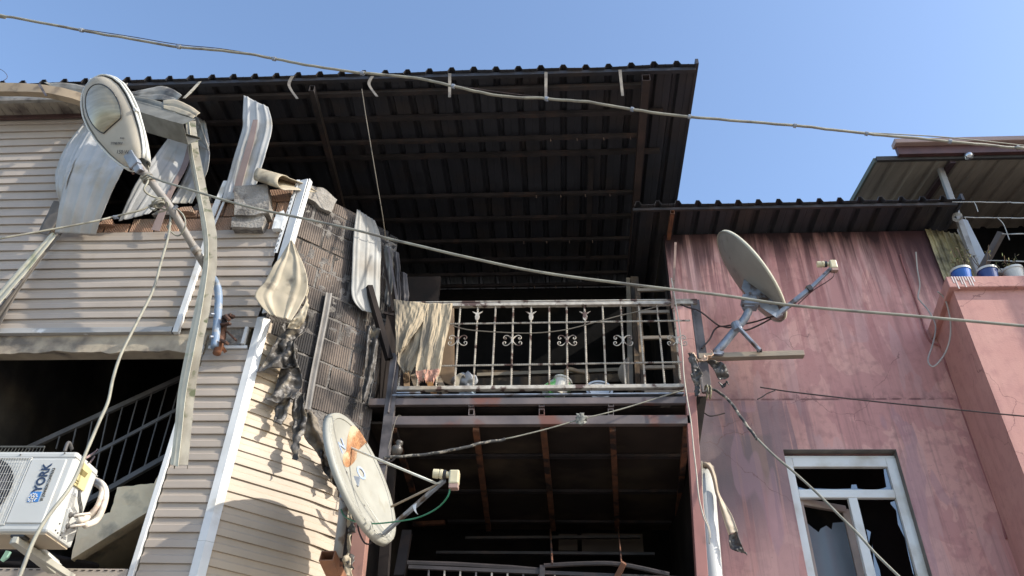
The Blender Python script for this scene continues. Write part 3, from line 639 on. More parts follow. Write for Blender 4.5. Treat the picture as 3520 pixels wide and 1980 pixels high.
def scroll(cx, cz, y, s, sy=1):
    """one C-scroll, starts at the leaf and curls in at its end"""
    k = 1.0 if sy > 0 else 1.06
    pts = [(0.006, 0.012), (0.022, 0.034), (0.044, 0.056), (0.070, 0.060), (0.090, 0.044), (0.090, 0.022), (0.074, 0.014), (0.064, 0.026), (0.072, 0.036)]
    return [Vector((cx + s * x * k, y, cz + sy * z * k)) for x, z in pts]
def leaf_mb(c_, h, w_):
    out = [(0, -1.0), (0.35, -0.55), (0.42, -0.1), (0.30, 0.25), (1.0, 0.85), (0.55, 0.7), (0.18, 0.55), (0, 1.0), (-0.18, 0.55), (-0.55, 0.7), (-1.0, 0.85), (-0.30, 0.25), (-0.42, -0.1), (-0.35, -0.55)]
    return MB().prism([c_ + Vector((x * w_, -0.012, z * h)) for x, z in out], (0, 0.012, 0))
for i in (3, 6, 9, 12, 15):
    p, q = bars[i]; c_ = p.lerp(q, 0.45); c_.y = 6.985
    ro = obj('scroll_rosette', leaf_mb(c_, 0.06, 0.036), railm, rail, bevel=0.003)
    mb = MB()
    for s in (-1, 1):
        for sy in (-1, 1): mb.tube(cr(scroll(c_.x, c_.z, c_.y, s, sy), 3), 0.0055, 6)
    r2 = obj('scrollwork', mb, railm, rail, smooth=True)
for i in (4, 7, 10):
    p, q = bars[i]; c_ = p.lerp(q, 0.145 if False else 0.15); c_.y = 6.985; obj('tulip_ornament', leaf_mb(c_, 0.07, 0.06), railm, rail, bevel=0.003)

# inside the balcony
obj('inner_post', MB().beam(P(2180, 960, 8.3), P(2200, 1345, 8.0), 0.10, 0.10, up=(0, 1, 0)), timber, H)
obj('inner_post', MB().beam(P(2160, 960, 8.6), P(2168, 1345, 8.2), 0.06, 0.06, up=(0, 1, 0)), woodw, H)
obj('inner_board', MB().beam(P(1560, 1320, 9.2), P(2150, 1300, 9.2), 0.05, 0.12), timber, H)
obj('inner_board', MB().beam(P(1640, 1290, 9.4), P(2140, 1272, 9.4), 0.05, 0.05), woodw, H)
obj('inner_board', MB().beam(P(1640, 1278, 9.6), P(2100, 1290, 9.6), 0.05, 0.04), timber, H)
mb = MB().span(-2.2, -1.55, 8.2, 8.26, 6.5, 8.05); obj('inner_partition', mb, mat('smoked_board', (0.028, 0.019, 0.016), (0.014, 0.011, 0.01), rough=0.9, scale=2.5, c3=(0.05, 0.035, 0.028), s3=3, cut3=(0.6, 0.7)), H)
mb = MB().beam(P(1480, 1060, 7.5), P(1535, 1060, 7.5), 0.03, 0.03)
# ladder rack at the right
lad = thing('ladder', P(2270, 1345, 8.0), 'charred wooden ladder leaning inside the balcony beside the pink wall', 'ladder')
for (xt, xb) in ((2190, 2215), (2292, 2330)):
    obj('stile', MB().beam(P(xt, 985, 8.1), P(xb, 1350, 7.8), 0.06, 0.05, up=(0, 1, 0)), timber, lad)
for yy in (996, 1072, 1160, 1262, 1345):
    k = (yy - 985) / 365; obj('rung', MB().beam(P(2190 + 25 * k, yy + 2, 8.07 - 0.3 * k), P(2292 + 38 * k, yy, 8.07 - 0.3 * k), 0.03, 0.04), woodw, lad)

# lower storey railing (bent)
lr = obj('lower_railing', MB().tube(PL([(1400, 1935, 7.05), (1560, 1940, 7.05), (1760, 1952, 7.05), (1870, 1962, 7.05)]), 0.022, 6).beam(P(1405, 1950, 7.05), P(2350, 1990, 7.05), 0.04, 0.03), steelb, H)
obj('bent_rail', MB().tube(cr(PL([(1870, 1945, 7.03), (2000, 1938, 7.0), (2130, 1940, 6.98), (2300, 1975, 7.0)]), 5), 0.02, 6), steelb, lr)
obj('rail_post', MB().beam(P(1865, 1945, 7.04), P(1862, 2010, 7.04), 0.045, 0.045, up=(0, 1, 0)), steelb, lr)
obj('rail_post', MB().beam(P(2146, 1935, 6.96), P(2120, 1985, 7.04), 0.045, 0.045, up=(0, 1, 0)), rustm, lr)
for k in range(16):
    x = 1475 + k * 54; obj('baluster', MB().beam(P(x, 1950 + k * 2.2, 7.05), P(x - 6 + k, 2060, 7.05), 0.014, 0.014, up=(0, 1, 0)), railm if k % 3 else steelg, lr)
obj('hanging_rod', MB().tube([PZ(1892, 1820, 5.2), P(1898, 1938, 7.0)], 0.010, 6), rustm, H)
obj('hanging_rod', MB().tube([PZ(2125, 1812, 5.2), P(2136, 1936, 6.98)], 0.008, 6), rustm, H)
obj('inner_frame', MB().beam(P(1400, 1830, 8.2), P(1372, 1985, 8.0), 0.10, 0.08, up=(0, 1, 0)).beam(P(1500, 1900, 9), P(2250, 1905, 9), 0.05, 0.03).beam(P(1600, 1850, 9.3), P(2200, 1846, 9.3), 0.05, 0.03), steelb, H)
obj('inner_panel', MB().beam(P(1920, 1865, 9.5), P(1985, 1866, 9.5), 0.04, 0.2).beam(P(2000, 1866, 9.5), P(2210, 1868, 9.5), 0.04, 0.22), mat('scorched_board', (0.075, 0.055, 0.042), (0.04, 0.03, 0.025), rough=0.9, scale=2), H)

# stairwell
zs = lambda x, y: (x * 0.4831, 1280 + y * 0.4831)
out = [(505, 1330), (560, 1080), (640, 1012), (720, 1010), (780, 1000), (803, 930), (830, 820), (930, 805), (1000, 800), (1100, 790), (1135, 725), (1250, 640), (1330, 600), (1330, 800), (1085, 972)]
pts = [P(*zs(*q), 6.55) for q in out]
chunk(pts, 0.12, (0, -1, 0), mat('lit_plaster', (0.78, 0.64, 0.43), (0.68, 0.55, 0.37), rough=0.9, scale=6, bump=0.3, c3=(0.36, 0.31, 0.23), s3=4, cut3=(0.55, 0.7)), name='stair_string', seed=20, parent=H)  # plaster colour lightened and warmed to stand in for light on the stair
pa, pb = P(*zs(505, 1330), 6.67), P(*zs(1330, 840), 6.67)
mb = MB().prism([pa, pb, pb + Vector((0, 0, 0.08)), pa + Vector((0, 0, 0.08))], (0, 1.6, 0)); obj('stair_soffit', mb, MT['lit_plaster'], H)
sr = obj('stair_railing', MB().beam(P(*zs(200, 540), 6.9), P(*zs(1420, -20), 6.9), 0.035, 0.05), mat('stair_steel', (0.11, 0.105, 0.10), (0.07, 0.066, 0.064), rough=0.5, scale=6), H)
stm = MT['stair_steel']
obj('mid_rail', MB().beam(P(*zs(560, 640), 6.9), P(*zs(1400, 190), 6.9), 0.02, 0.035), stm, sr)
obj('low_rail', MB().beam(P(*zs(600, 930), 6.9), P(*zs(1400, 480), 6.9), 0.04, 0.05), stm, sr)
for (x0, y0, x1, y1) in [(425, 455, 400, 545), (543, 395, 505, 560), (658, 338, 590, 690), (770, 285, 640, 900), (878, 225, 725, 810), (985, 170, 815, 780), (1090, 115, 920, 725), (1200, 60, 1030, 665), (1300, 20, 1130, 605), (1400, -30, 1230, 560)]:
    obj('stair_baluster', MB().beam(P(*zs(x0, y0), 6.9), P(*zs(x1, y1), 6.9), 0.012, 0.012, up=(0, 1, 0)), stm, sr)
mb = MB().span(-5.5, -3.5, 6.45, 6.6, 3.3, 3.5); obj('stair_landing', mb, concrete, H)
obj('jamb', MB().beam(P(470, 2000, 6.35), P(585, 1500, 6.35), 0.03, 0.2, up=(0, 1, 0)) if False else MB().span(-5.60, -5.50, 6.22, 6.30, 3.5, 5.64), plaster, H)

# ================================================================== PINK HOUSE
K = thing('pink_house', (3.0, 7.9, 0), 'pink stuccoed house with streaked sooty paint, broken white window and a projecting bay', 'house')
hx0, hz1 = P(2692, 1545, 7.9).x, P(2692, 1545, 7.9).z; hx1 = P(3080, 1543, 7.9).x; hz0 = 3.7
mb = MB()
mb.span(1.35, hx0, 7.9, 8.1, 0, 8.44); mb.span(hx1, 4.66, 7.9, 8.1, 0, 8.44); mb.span(hx0, hx1, 7.9, 8.1, hz1, 8.44); mb.span(hx0, hx1, 7.9, 8.1, 0, hz0)
obj('wall', mb, pink, K)
obj('side_wall', MB().span(1.33, 1.348, 7.92, 10.2, 0, 8.44), soot2, K)
mb = MB().span(hx0 - 0.6, hx1 + 0.6, 8.9, 9.0, 3, 6.5); obj('room_wall', mb, soot, K)
obj('room_wall', MB().span(hx0 - 0.6, hx1 + 0.6, 8.1, 9.0, 6.2, 6.3), soot, K)
# bay
I0 = Vector((4.29, 7.9, 0)); O0 = Vector((4.13, 6.97, 0)); O1 = Vector((7.6, 6.97, 0)); I1 = Vector((7.6, 7.9, 0))
bay_top = 6.80
mb = MB().prism([O0, O1, I1, I0], (0, 0, bay_top)); bay = obj('bay', mb, pinkb, K)
mb = MB().prism([O0 + Vector((-0.06, -0.06, bay_top)), O1 + Vector((0, -0.06, bay_top)), I1 + Vector((0, 0, bay_top)), I0 + Vector((-0.06, 0, bay_top))], (0, 0, 0.14)); obj('coping', mb, pinkb, bay, bevel=0.008)
mb = MB()
for k in range(9):                                          # whitewash drips on the coping
    q = P(3283 + k * 9, 980, 6.905); L = 0.05 + 0.02 * math.sin(k * 2.3) + 0.03 * (k % 3 == 1)
    mb.beam((q.x, 6.908, 6.938), (q.x + 0.005, 6.908, 6.938 - L * 1.7), 0.010, 0.003, up=(0, 1, 0))
obj('paint_drips', mb, mat('whitewash', (0.70, 0.64, 0.60)), bay)
# window
YW = 8.0
xl, xr = P(2706, 1590, YW).x, P(3062, 1575, YW).x; zt = P(2900, 1578, YW).z
def fbar(x0, z0, x1, z1, w_, m_=framem, y=YW, name='frame', par=None, d=0.06):
    return obj(name, MB().beam((x0, y, z0), (x1, y, z1), w_, d, up=(0, 1, 0)) if abs(x1 - x0) < abs(z1 - z0) else MB().beam((x0, y, z0), (x1, y, z1), d, w_), m_, par, bevel=0.006)
mbw = MB()
W = 0.075
mbw.span(hx0, hx0 + W + 0.02, YW - 0.03, YW + 0.03, hz0, zt); mbw.span(hx1 - W - 0.03, hx1, YW - 0.03, YW + 0.03, hz0, zt)
mbw.span(hx0 + W + 0.02, hx1 - W - 0.03, YW - 0.03, YW + 0.03, zt - 0.10, zt); mbw.span(hx0, hx1, YW - 0.02, YW + 0.02, zt, zt + 0.03)
zt2 = P(2900, 1700, YW).z; mbw.span(hx0 + W + 0.02, hx1 - W - 0.03, YW - 0.029, YW + 0.03, zt2 - 0.045, zt2 + 0.045)
xm = P(2935, 1740, YW).x; mbw.span(xm - 0.045, xm + 0.045, YW - 0.028, YW + 0.03, hz0, zt2 - 0.045)
win = obj('window', mbw, framem, K, bevel=0.008)
obj('lintel_reveal', MB().span(hx0 + 0.002, hx1 - 0.002, 7.90, 8.0, hz1 - 0.004, hz1 + 0.002), mat('grey_reveal', (0.20, 0.185, 0.16), (0.13, 0.12, 0.11), rough=0.9, scale=5), K)
obj('side_reveal', MB().span(hx1 - 0.004, hx1 + 0.002, 7.902, 8.1, hz0, hz1), MT['grey_reveal'], K)
# shards of glass along the edges
zw = lambda x, y: (2600 + x * 0.4348, 1350 + y * 0.4348)
for sh in [[(1005, 570), (1035, 570), (1090, 770), (905, 772), (955, 765), (1005, 755), (1028, 745), (1010, 640)],
           [(300, 772), (905, 772), (800, 758), (790, 725), (752, 727), (748, 758), (620, 762), (430, 755), (400, 765), (330, 745)],
           [(285, 640), (300, 700), (335, 750), (310, 772), (280, 690)],
           [(1060, 865), (1110, 850), (1250, 1450), (1235, 1420), (1200, 1270), (1175, 1150), (1120, 1040), (1105, 930), (1062, 880)],
           [(870, 1080), (905, 1100), (890, 1190), (915, 1200), (935, 1290), (975, 1400), (985, 1460), (940, 1460)]]:
    obj('glass_shard', MB().prism([P(*zw(*q), YW + 0.005) for q in sh], (0, 0.005, 0)), glassm, win)
# open inward sash
sq = [(335, 860), (700, 925), (820, 1460), (445, 1560)]
sa = [P(*zw(335, 860), YW + 0.05), P(*zw(700, 925), YW + 0.30), P(*zw(820, 1480), YW + 0.30), P(*zw(430, 1620), YW + 0.05)]
sa[3] = Vector((sa[0].x, sa[0].y, sa[3].z - 0.4)); sa[2] = Vector((sa[1].x, sa[1].y, sa[2].z - 0.4))
sash = obj('open_sash', MB().beam(sa[0], sa[1], 0.05, 0.075).beam(sa[0], sa[3], 0.075, 0.05, up=(0, 1, 0)).beam(sa[1], sa[2], 0.075, 0.05, up=(0, 1, 0)), framed, win, bevel=0.006)
pn = [sa[3].lerp(sa[0], 0.0)]
A = lambda u, v: sa[3].lerp(sa[2], u).lerp(sa[0].lerp(sa[1], u), v) + Vector((0, 0.004, 0))
obj('pane', MB().prism([A(0.08, 0.0), A(0.92, 0.0), A(0.92, 0.88), A(0.66, 0.86), A(0.60, 0.80), A(0.5, 0.83), A(0.36, 0.80), A(0.30, 0.77), A(0.2, 0.80), A(0.08, 0.84)], (0, 0.005, 0)), glassm, sash)
# lower roof above the pink wall
lroof = obj('lower_roof', trapez((4.86, 7.36, 8.47), (-1, 0, 0), 3.95, (0, 1, 0), 2.7, (0, 0, 1), rh=0.06, nseg=6, wob=0.012, seed=4, pitch=0.245), roofm, K, solid=0.004)
obj('eave_beam', MB().beam((0.92, 7.42, 8.44), (4.83, 7.42, 8.44), 0.035, 0.04), steelb, lroof)
obj('eave_rafter', MB().hollow((1.40, 7.40, 8.38), (1.40, 8.4, 8.38), 0.05, 0.06), rustm, lroof)
obj('verge_flashing', MB().span(4.86, 4.89, 7.34, 10.0, 8.44, 8.54), roofm, lroof)

N = thing('shade_block_house', (8.0, 5.9, 0), 'unseen house-shaped block added beyond the right edge to shade the pink wall', 'house')  # added out of view so that its shadow covers the pink wall
obj('wall', MB().span(8.0, 15, 5.90, 8.5, 0, 13.2), plaster, N); obj('roof', MB().span(7.9, 15.1, 5.8, 8.6, 13.2, 13.35), roofm, N)
for z_ in (1.2, 4.2, 7.2, 10.2):
    for x_ in (8.8, 11.0, 13.2): obj('window', MB().span(x_, x_ + 1.0, 5.885, 5.92, z_, z_ + 1.4), framem, N); obj('pane', MB().span(x_ + 0.08, x_ + 0.92, 5.875, 5.89, z_ + 0.08, z_ + 1.32), glassm, N)
# ---- rooftop terrace canopy
T = thing('terrace_canopy', (5.2, 8.2, 6.94), 'grey ribbed sheet canopy on steel posts over the terrace of the pink house', 'canopy')
cs_ = trapez((4.10, 7.5, 9.30), (1, 0, 0), 5.0, (0, 1, 0.175), 3.0, (0, 0, 1), pitch=0.27, rh=0.035, nseg=4, wob=0.003)
obj('canopy_sheet', cs_, canopym, T, solid=0.004)
obj('canopy_verge', MB().beam((4.09, 7.5, 9.31), (4.09, 10.5, 9.31 + 0.52), 0.03, 0.07), mat('canopy_verge_paint', (0.12, 0.13, 0.10)), T)
obj('eave_beam', MB().span(4.1, 9, 7.46, 7.50, 9.27, 9.34), mat('dark_eave', (0.05, 0.045, 0.04)), T)
q = P(3100, 560, 7.45)
obj('fascia_board', MB().span(q.x - 0.02, 9, 7.40, 7.455, 9.31, 9.45), mat('maroon_fascia', (0.10, 0.045, 0.04), (0.075, 0.035, 0.032), rough=0.5), T)
obj('fascia_cap', MB().span(q.x - 0.05, 9, 7.33, 7.46, 9.452, 9.53), mat('pale_fascia', (0.36, 0.25, 0.21), (0.32, 0.22, 0.19), rough=0.5), T, bevel=0.01)
hb = P(3332, 538, 7.38)
obj('downlight', MB().lathe([(0.001, -0.05), (0.05, -0.045), (0.055, 0), (0.03, 0.03), (0.001, 0.035)], hb, (0, -0.4, -1), 14), mat('chrome_lamp', (0.6, 0.6, 0.6), rough=0.2, metal=0.8), T, smooth=True)
def vpost(p, q, w_, m_, name='post', par=T): return obj(name, MB().beam(p, q, w_, w_ * 0.8, up=(0, 1, 0)), m_, par, bevel=0.004)
vpost(P(3232, 580, 7.7), P(3380, 985, 7.7), 0.068, mat('grey_post_paint', (0.34, 0.33, 0.31), (0.28, 0.27, 0.26), rough=0.5, scale=4, c3=(0.16, 0.15, 0.14), s3=5, cut3=(0.58, 0.7)))
obj('canopy_purlin', MB().beam((5.05, 7.5, 9.26), (5.05, 10.4, 9.76), 0.07, 0.05), mat('maroon_purlin', (0.06, 0.035, 0.038)), T)
obj('sloping_panel', MB().prism(PL([(3306, 752, 7.78), (3326, 757, 7.78), (3412, 930, 7.78), (3360, 932, 7.78), (3290, 790, 7.78)]), (0, 0.01, 0)), mat('pale_blue_panel', (0.42, 0.45, 0.48), (0.38, 0.40, 0.43), rough=0.5), T)
obj('handrail', MB().beam(P(3375, 935, 7.65), P(3640, 930, 7.65), 0.05, 0.06), MT['grey_post_paint'], T, bevel=0.004)
obj('back_wall', MB().span(4.92, 9, 9.2, 9.3, 6.9, 9.7), soot, T)
obj('back_wall', MB().span(4.92, 9, 8.3, 9.2, 6.7, 6.94), soot, T)
obj('side_post', MB().span(7.4, 7.47, 7.6, 7.67, 6.94, 9.3), MT['grey_post_paint'], T, bevel=0.004)
lp = thing('square_tube', P(3385, 935, 7.55), 'short rusty square steel tube leaning out over the terrace edge', 'steel tube')
obj('tube', MB().hollow(P(3368, 940, 7.6), P(3443, 800, 7.3), 0.065, 0.065, t=0.006), mat('weathered_steel', (0.13, 0.105, 0.09), (0.08, 0.07, 0.065), rough=0.7, scale=7), lp)
fb = trapez((4.60, 7.86, 6.9), (1, 0.25, 0), 0.52, (0, 0, 1), 1.54, (0, -1, 0), pitch=0.085, rh=0.022, nseg=8, wob=0.012)
fo = obj('corrugated_sheet', fb, fibre, None, solid=0.004); tag(fo, 'yellowish corrugated plastic sheet standing between the pink wall and the terrace', 'plastic sheet')
# ================================================================== LOOSE PANELS AND SCRAPS
def panel(name, L, R, material, label, cat='siding panel', group=None, ribs=3, depth=0.013, nu=10, nv=28, crumple=0.007, solid=0.004, **k):
    o = obj(name, ribbon(L, R, nu=nu, nv=nv, ribs=ribs, depth=depth, crumple=crumple, **k), material, None, solid=solid); tag(o, label, cat, group)
    for pl in o.data.polygons: pl.use_smooth = True
    return o
GP = 'burnt siding panels peeled from the cream house'
panel('siding_panel', PL([(300, 405, 6.2), (232, 495, 6.05), (195, 577, 5.95), (191, 640, 5.95), (206, 700, 6.08)]),
      PL([(330, 405, 6.15), (290, 480, 5.95), (250, 570, 5.82), (226, 650, 5.88), (226, 705, 6.05)]), panelw, 'narrow bent white panel curling behind the leftmost big peeled panel', group=GP, ribs=2)
panel('siding_panel', PL([(430, 372, 6.25), (330, 420, 6.0), (250, 545, 5.85), (208, 690, 5.92), (190, 800, 6.1)]),
      PL([(510, 412, 6.25), (475, 480, 5.95), (415, 600, 5.78), (365, 705, 5.9), (328, 806, 6.1)]), panelw, 'broad bent bluish white panel bulging out just behind the street lamp head', group=GP, ribs=4, nv=28)
panel('siding_panel', PL([(604, 440, 6.6), (531, 538, 6.25), (464, 635, 6.15), (408, 760, 6.12)]),
      PL([(665, 440, 6.7), (648, 560, 6.4), (590, 655, 6.2), (512, 735, 6.12)]), panelw, 'bent white panel with a brown stripe hanging behind the lamp arm', group=GP, ribs=3, nv=24)
mb = ribbon(PL([(655, 450, 6.64), (628, 560, 6.34), (575, 665, 6.16), (520, 790, 6.10)]), PL([(668, 450, 6.64), (648, 560, 6.34), (592, 670, 6.16), (548, 795, 6.10)]), nu=8, nv=3)
tag(obj('brown_strip', mb, mat('mauve_brown', (0.25, 0.19, 0.17), (0.2, 0.15, 0.14)), None, solid=0.006), 'slim mauve brown strip crossing the broken brickwork behind the lamp arm', 'trim strip')
panel('siding_panel', PL([(668, 395, 6.5), (668, 470, 6.55), (655, 545, 6.5), (622, 630, 6.35), (578, 700, 6.2)]),
      PL([(708, 420, 6.5), (719, 500, 6.2), (716, 575, 6.1), (688, 640, 6.2), (660, 700, 6.25)]), panelw, 'folded grey panel looping down from the end of the bent gutter', group=GP, ribs=3)
panel('siding_panel', PL([(640, 420, 6.3), (672, 400, 6.25), (690, 430, 6.1), (712, 500, 6.05)]),
      PL([(650, 510, 6.4), (668, 500, 6.3), (690, 505, 6.15), (718, 520, 6.05)]), panelg, 'sooty curled flap of panel under the end of the bent gutter', group=GP, ribs=2)
panel('siding_panel', PL([(838, 328, 6.0), (834, 400, 6.02), (832, 448, 6.05), (798, 560, 6.1), (762, 690, 6.14)]),
      PL([(922, 369, 6.0), (936, 432, 6.02), (916, 520, 6.05), (895, 590, 6.1), (868, 680, 6.14)]), panelw, 'tall upright bent panel with a brown stripe rising against the dark roof underside', group=GP, ribs=3, nv=26)
mb = ribbon(PL([(870, 412, 5.99), (850, 490, 6.02), (826, 570, 6.07), (800, 660, 6.12)]), PL([(886, 412, 5.99), (872, 490, 6.02), (848, 575, 6.07), (824, 665, 6.12)]), nu=8, nv=3)
tag(obj('brown_strip', mb, MT['mauve_brown'], None, solid=0.006), 'mauve brown strip running down the tall upright bent panel', 'trim strip')
# rolled sheet on top of the corner
ax0, ax1 = P(882, 598, 6.0), P(978, 628, 6.0); mb = MB(); axd = ax1 - ax0; up_ = Vector((0, 0, 1)); back = Vector((0.45, 0.4, 0.08))
prof = []
for i in range(15):
    t = i / 14; an = math.pi * 0.35 + t * math.pi * 1.35
    prof.append((math.cos(an) * 0.075, math.sin(an) * 0.10))
prof = [(0.36, 0.07)] + [(0.18, 0.10)] + prof + [(0.16, -0.02), (0.34, 0.05)]
mb.grid(lambda u, v: ax0 + axd * u + Vector((0.6, 0.45, 0)).normalized() * prof[int(round(v * (len(prof) - 1)))][0] * (0.35 + 0.65 * u) + up_ * prof[int(round(v * (len(prof) - 1)))][1] * (0.9 + 0.1 * u), 6, len(prof) - 1)
tag(obj('siding_panel', mb, panelb, None, smooth=True, solid=0.008), 'rolled-up beige sheet lying on top of the broken corner parapet', 'siding panel', GP)
# beige corner flap
panel('siding_panel', PL([(998, 831, 6.02), (958, 888, 5.98), (912, 962, 5.95), (876, 1020, 5.93), (926, 1080, 5.95)]),
      PL([(1006, 831, 6.02), (1040, 900, 6.0), (1058, 965, 6.02), (1050, 1020, 6.05), (1000, 1102, 6.0)]), panelb, 'beige heat-buckled flap drooping from the house corner trim', group=GP, ribs=2, crumple=0.028, cs=4)
slots('hem_slots', P(996, 843, 5.955), P(884, 1018, 5.90), 18, 0.45, None) if False else None
panel('siding_panel', PL([(1050, 1005, 6.1), (1045, 1050, 6.05), (1005, 1100, 6.0), (985, 1130, 6.05)]), PL([(1056, 960, 6.15), (1062, 1035, 6.1), (1050, 1085, 6.05), (1030, 1130, 6.1)]), panelb, 'small folded beige scrap under the drooping corner flap', group=GP, ribs=0, crumple=0.05, cs=12)
# white sheet against the sooty bricks
panel('siding_panel', [PC(*q, 0.09) for q in [(1227, 719), (1216, 800), (1209, 950), (1211, 1025), (1245, 1068)]],
      [PC(*q, 0.12) for q in [(1288, 758), (1309, 820), (1308, 920), (1306, 1020), (1303, 1082)]], mat('shaded_white_panel', (0.29, 0.29, 0.275), (0.23, 0.23, 0.215), rough=0.5, scale=3, c3=(0.17, 0.15, 0.12), s3=2.5, cut3=(0.5, 0.7)), 'rounded grey white sheet hanging against the sooty brick wall', group=GP, ribs=3, nv=24)  # white panel colour darkened to carry the shade on this sheet
# warped dark panels at the brick end
for k, (L, R, c_) in enumerate([
    ([(1318, 840), (1326, 930), (1322, 1040)], [(1345, 850), (1352, 950), (1340, 1060)], 'dark warped sheet strip standing nearest the rounded white sheet'),
    ([(1352, 860), (1358, 950), (1362, 1060)], [(1372, 870), (1378, 960), (1376, 1060)], 'charred curled strip standing at the end of the brick wall'),
    ([(1380, 935), (1376, 990), (1380, 1060)], [(1402, 945), (1404, 1000), (1404, 1065)], 'pointed charred strip standing just above the curtain')]):
    panel('charred_strip', PL([(x, y, 6.98 + 0.05 * k) for x, y in L]), PL([(x, y, 6.95 + 0.05 * k) for x, y in R]), mat('burnt_strip', (0.16, 0.14, 0.13), (0.07, 0.06, 0.058), rough=0.6, scale=5) if k else panelg, c_, 'burnt strip', ribs=1, crumple=0.03, group='charred strips beside the curtain')
for k, (a, b) in enumerate([((1310, 845, 6.9), (1352, 1070, 6.9)), ((1335, 850, 6.95), (1372, 1075, 6.95)), ((1318, 1075, 6.9), (1385, 1090, 6.95))]):
    tag(obj('steel_angle', MB().beam(P(*a), P(*b), 0.025, 0.02, up=(0, 1, 0)), soot2 if k != 1 else steelg, None), ['thin black steel strut standing left at the end of the brick wall', 'thin grey steel strut leaning at the end of the brick wall', 'short black steel cross strut just above the curtain corner'][k], 'steel strut', 'steel struts at the brick wall end')
# flashing lengths and tatters on the brick
mb = MB(); q = [PC(x, y, 0.035) for x, y in [(1142, 1008), (1128, 1090), (1108, 1190), (1088, 1290), (1068, 1408)]]
r_ = [PC(x, y, 0.05) for x, y in [(1121, 1005), (1106, 1090), (1086, 1190), (1066, 1290), (1047, 1405)]]
o = obj('metal_flashing', ribbon(q, r_, nu=6, nv=4, ribs=1, depth=0.01), mat('sooty_zinc', (0.15, 0.14, 0.13), (0.08, 0.075, 0.07), rough=0.5, scale=5), None, solid=0.004); tag(o, 'long sooty metal flashing running down the brick wall', 'metal flashing')
CHL = [
 ('long charred rag twisting down the outer end of the brick wall', [PC(x, y, .10) for x, y in [(1268, 1120), (1265, 1200), (1258, 1290), (1245, 1380)]], [PC(x, y, .14) for x, y in [(1300, 1130), (1290, 1210), (1280, 1290), (1262, 1390)]]),
 ('black rag flapping widest to the left below the beige flap', [PC(x, y, .14) for x, y in [(965, 1165), (948, 1210), (902, 1272)]], [PC(x, y, .2) for x, y in [(1010, 1180), (1008, 1235), (985, 1262)]]),
 ('grey curled rag directly under the folded beige scrap', [PC(x, y, .15) for x, y in [(990, 1105), (975, 1140), (965, 1180), (985, 1260)]], [PC(x, y, .22) for x, y in [(1050, 1085), (1035, 1135), (1005, 1180), (1020, 1265)]]),
 ('charred rag in the middle of the hanging tatters', [PC(x, y, .12) for x, y in [(975, 1255), (968, 1300), (945, 1365), (925, 1390)]], [PC(x, y, .2) for x, y in [(1015, 1250), (1025, 1310), (1000, 1370), (985, 1375)]]),
 ('tattered black rag ending in two points left of the dish', [PC(x, y, .12) for x, y in [(968, 1365), (955, 1400), (950, 1455)]], [PC(x, y, .18) for x, y in [(1000, 1350), (990, 1400), (965, 1460)]]),
 ('thin charred rag with a stringy tip ending lowest of the tatters', [PC(x, y, .14) for x, y in [(1015, 1345), (1012, 1420), (1015, 1490), (1006, 1578)]], [PC(x, y, .2) for x, y in [(1040, 1350), (1045, 1440), (1035, 1500), (1010, 1580)]]),
 ('brownish grey rag draped down to the upper edge of the dish', [PC(x, y, .12) for x, y in [(1045, 1420), (1060, 1500), (1110, 1560), (1145, 1640)]], [PC(x, y, .2) for x, y in [(1068, 1415), (1095, 1480), (1140, 1560), (1165, 1640)]]),
 ('dark bundled rag squeezed behind the rim of the dish', [PC(x, y, .10) for x, y in [(1105, 1550), (1115, 1600), (1150, 1660), (1170, 1680)]], [PC(x, y, .14) for x, y in [(1140, 1555), (1160, 1600), (1170, 1640), (1178, 1672)]]),
]
for k, (lb, L, R) in enumerate(CHL):
    o = obj('charred_rag', ribbon([l_.lerp(q_, -0.25) for l_, q_ in zip(L, R)], [q_.lerp(l_, -0.25) for l_, q_ in zip(L, R)], nu=14, nv=20, crumple=0.055, cs=11, seed=k * 3.3, wob=lambda u, v: 0.025 * math.sin(v * 9 + u * 4 + k)), char if k != 6 else mat('char_brown', (0.22, 0.18, 0.13), (0.08, 0.07, 0.06), rough=0.6, scale=9, bump=0.3), None, solid=0.006)
    for pl in o.data.polygons: pl.use_smooth = True
    tag(o, lb, 'burnt rag', 'charred rags hanging down the chamfered wall')

# left edge: fascia strips and corner post bent away
panel('fascia_strip', PL([(-60, 1065, 6.02), (60, 930, 5.98), (165, 812, 5.95), (182, 800, 5.95)]), PL([(-60, 1115, 6.02), (75, 955, 5.98), (180, 828, 5.95), (190, 805, 5.95)]), gutterw, 'pale bent trim strip leaning across the siding at the left edge', 'trim strip', ribs=1, nv=8)
panel('fascia_strip', PL([(-60, 1120, 6.1), (80, 958, 6.1), (190, 805, 6.1)]), PL([(-60, 1250, 6.12), (60, 1010, 6.12), (215, 800, 6.12)]), mat('grimy_strip', (0.15, 0.13, 0.11), (0.09, 0.08, 0.07), rough=0.7, scale=6), 'dark grimy strip under the pale bent trim at the left edge', 'trim strip', ribs=1, nv=8)
panel('fascia_strip', PL([(185, 690, 6.08), (160, 740, 6.08), (130, 800, 6.08)]), PL([(215, 695, 6.08), (205, 750, 6.08), (165, 810, 6.08)]), mat('grimy_strip', (0.15, 0.13, 0.11)), 'short dark strip hanging below the curling narrow panel', 'trim strip', ribs=0, nv=6)
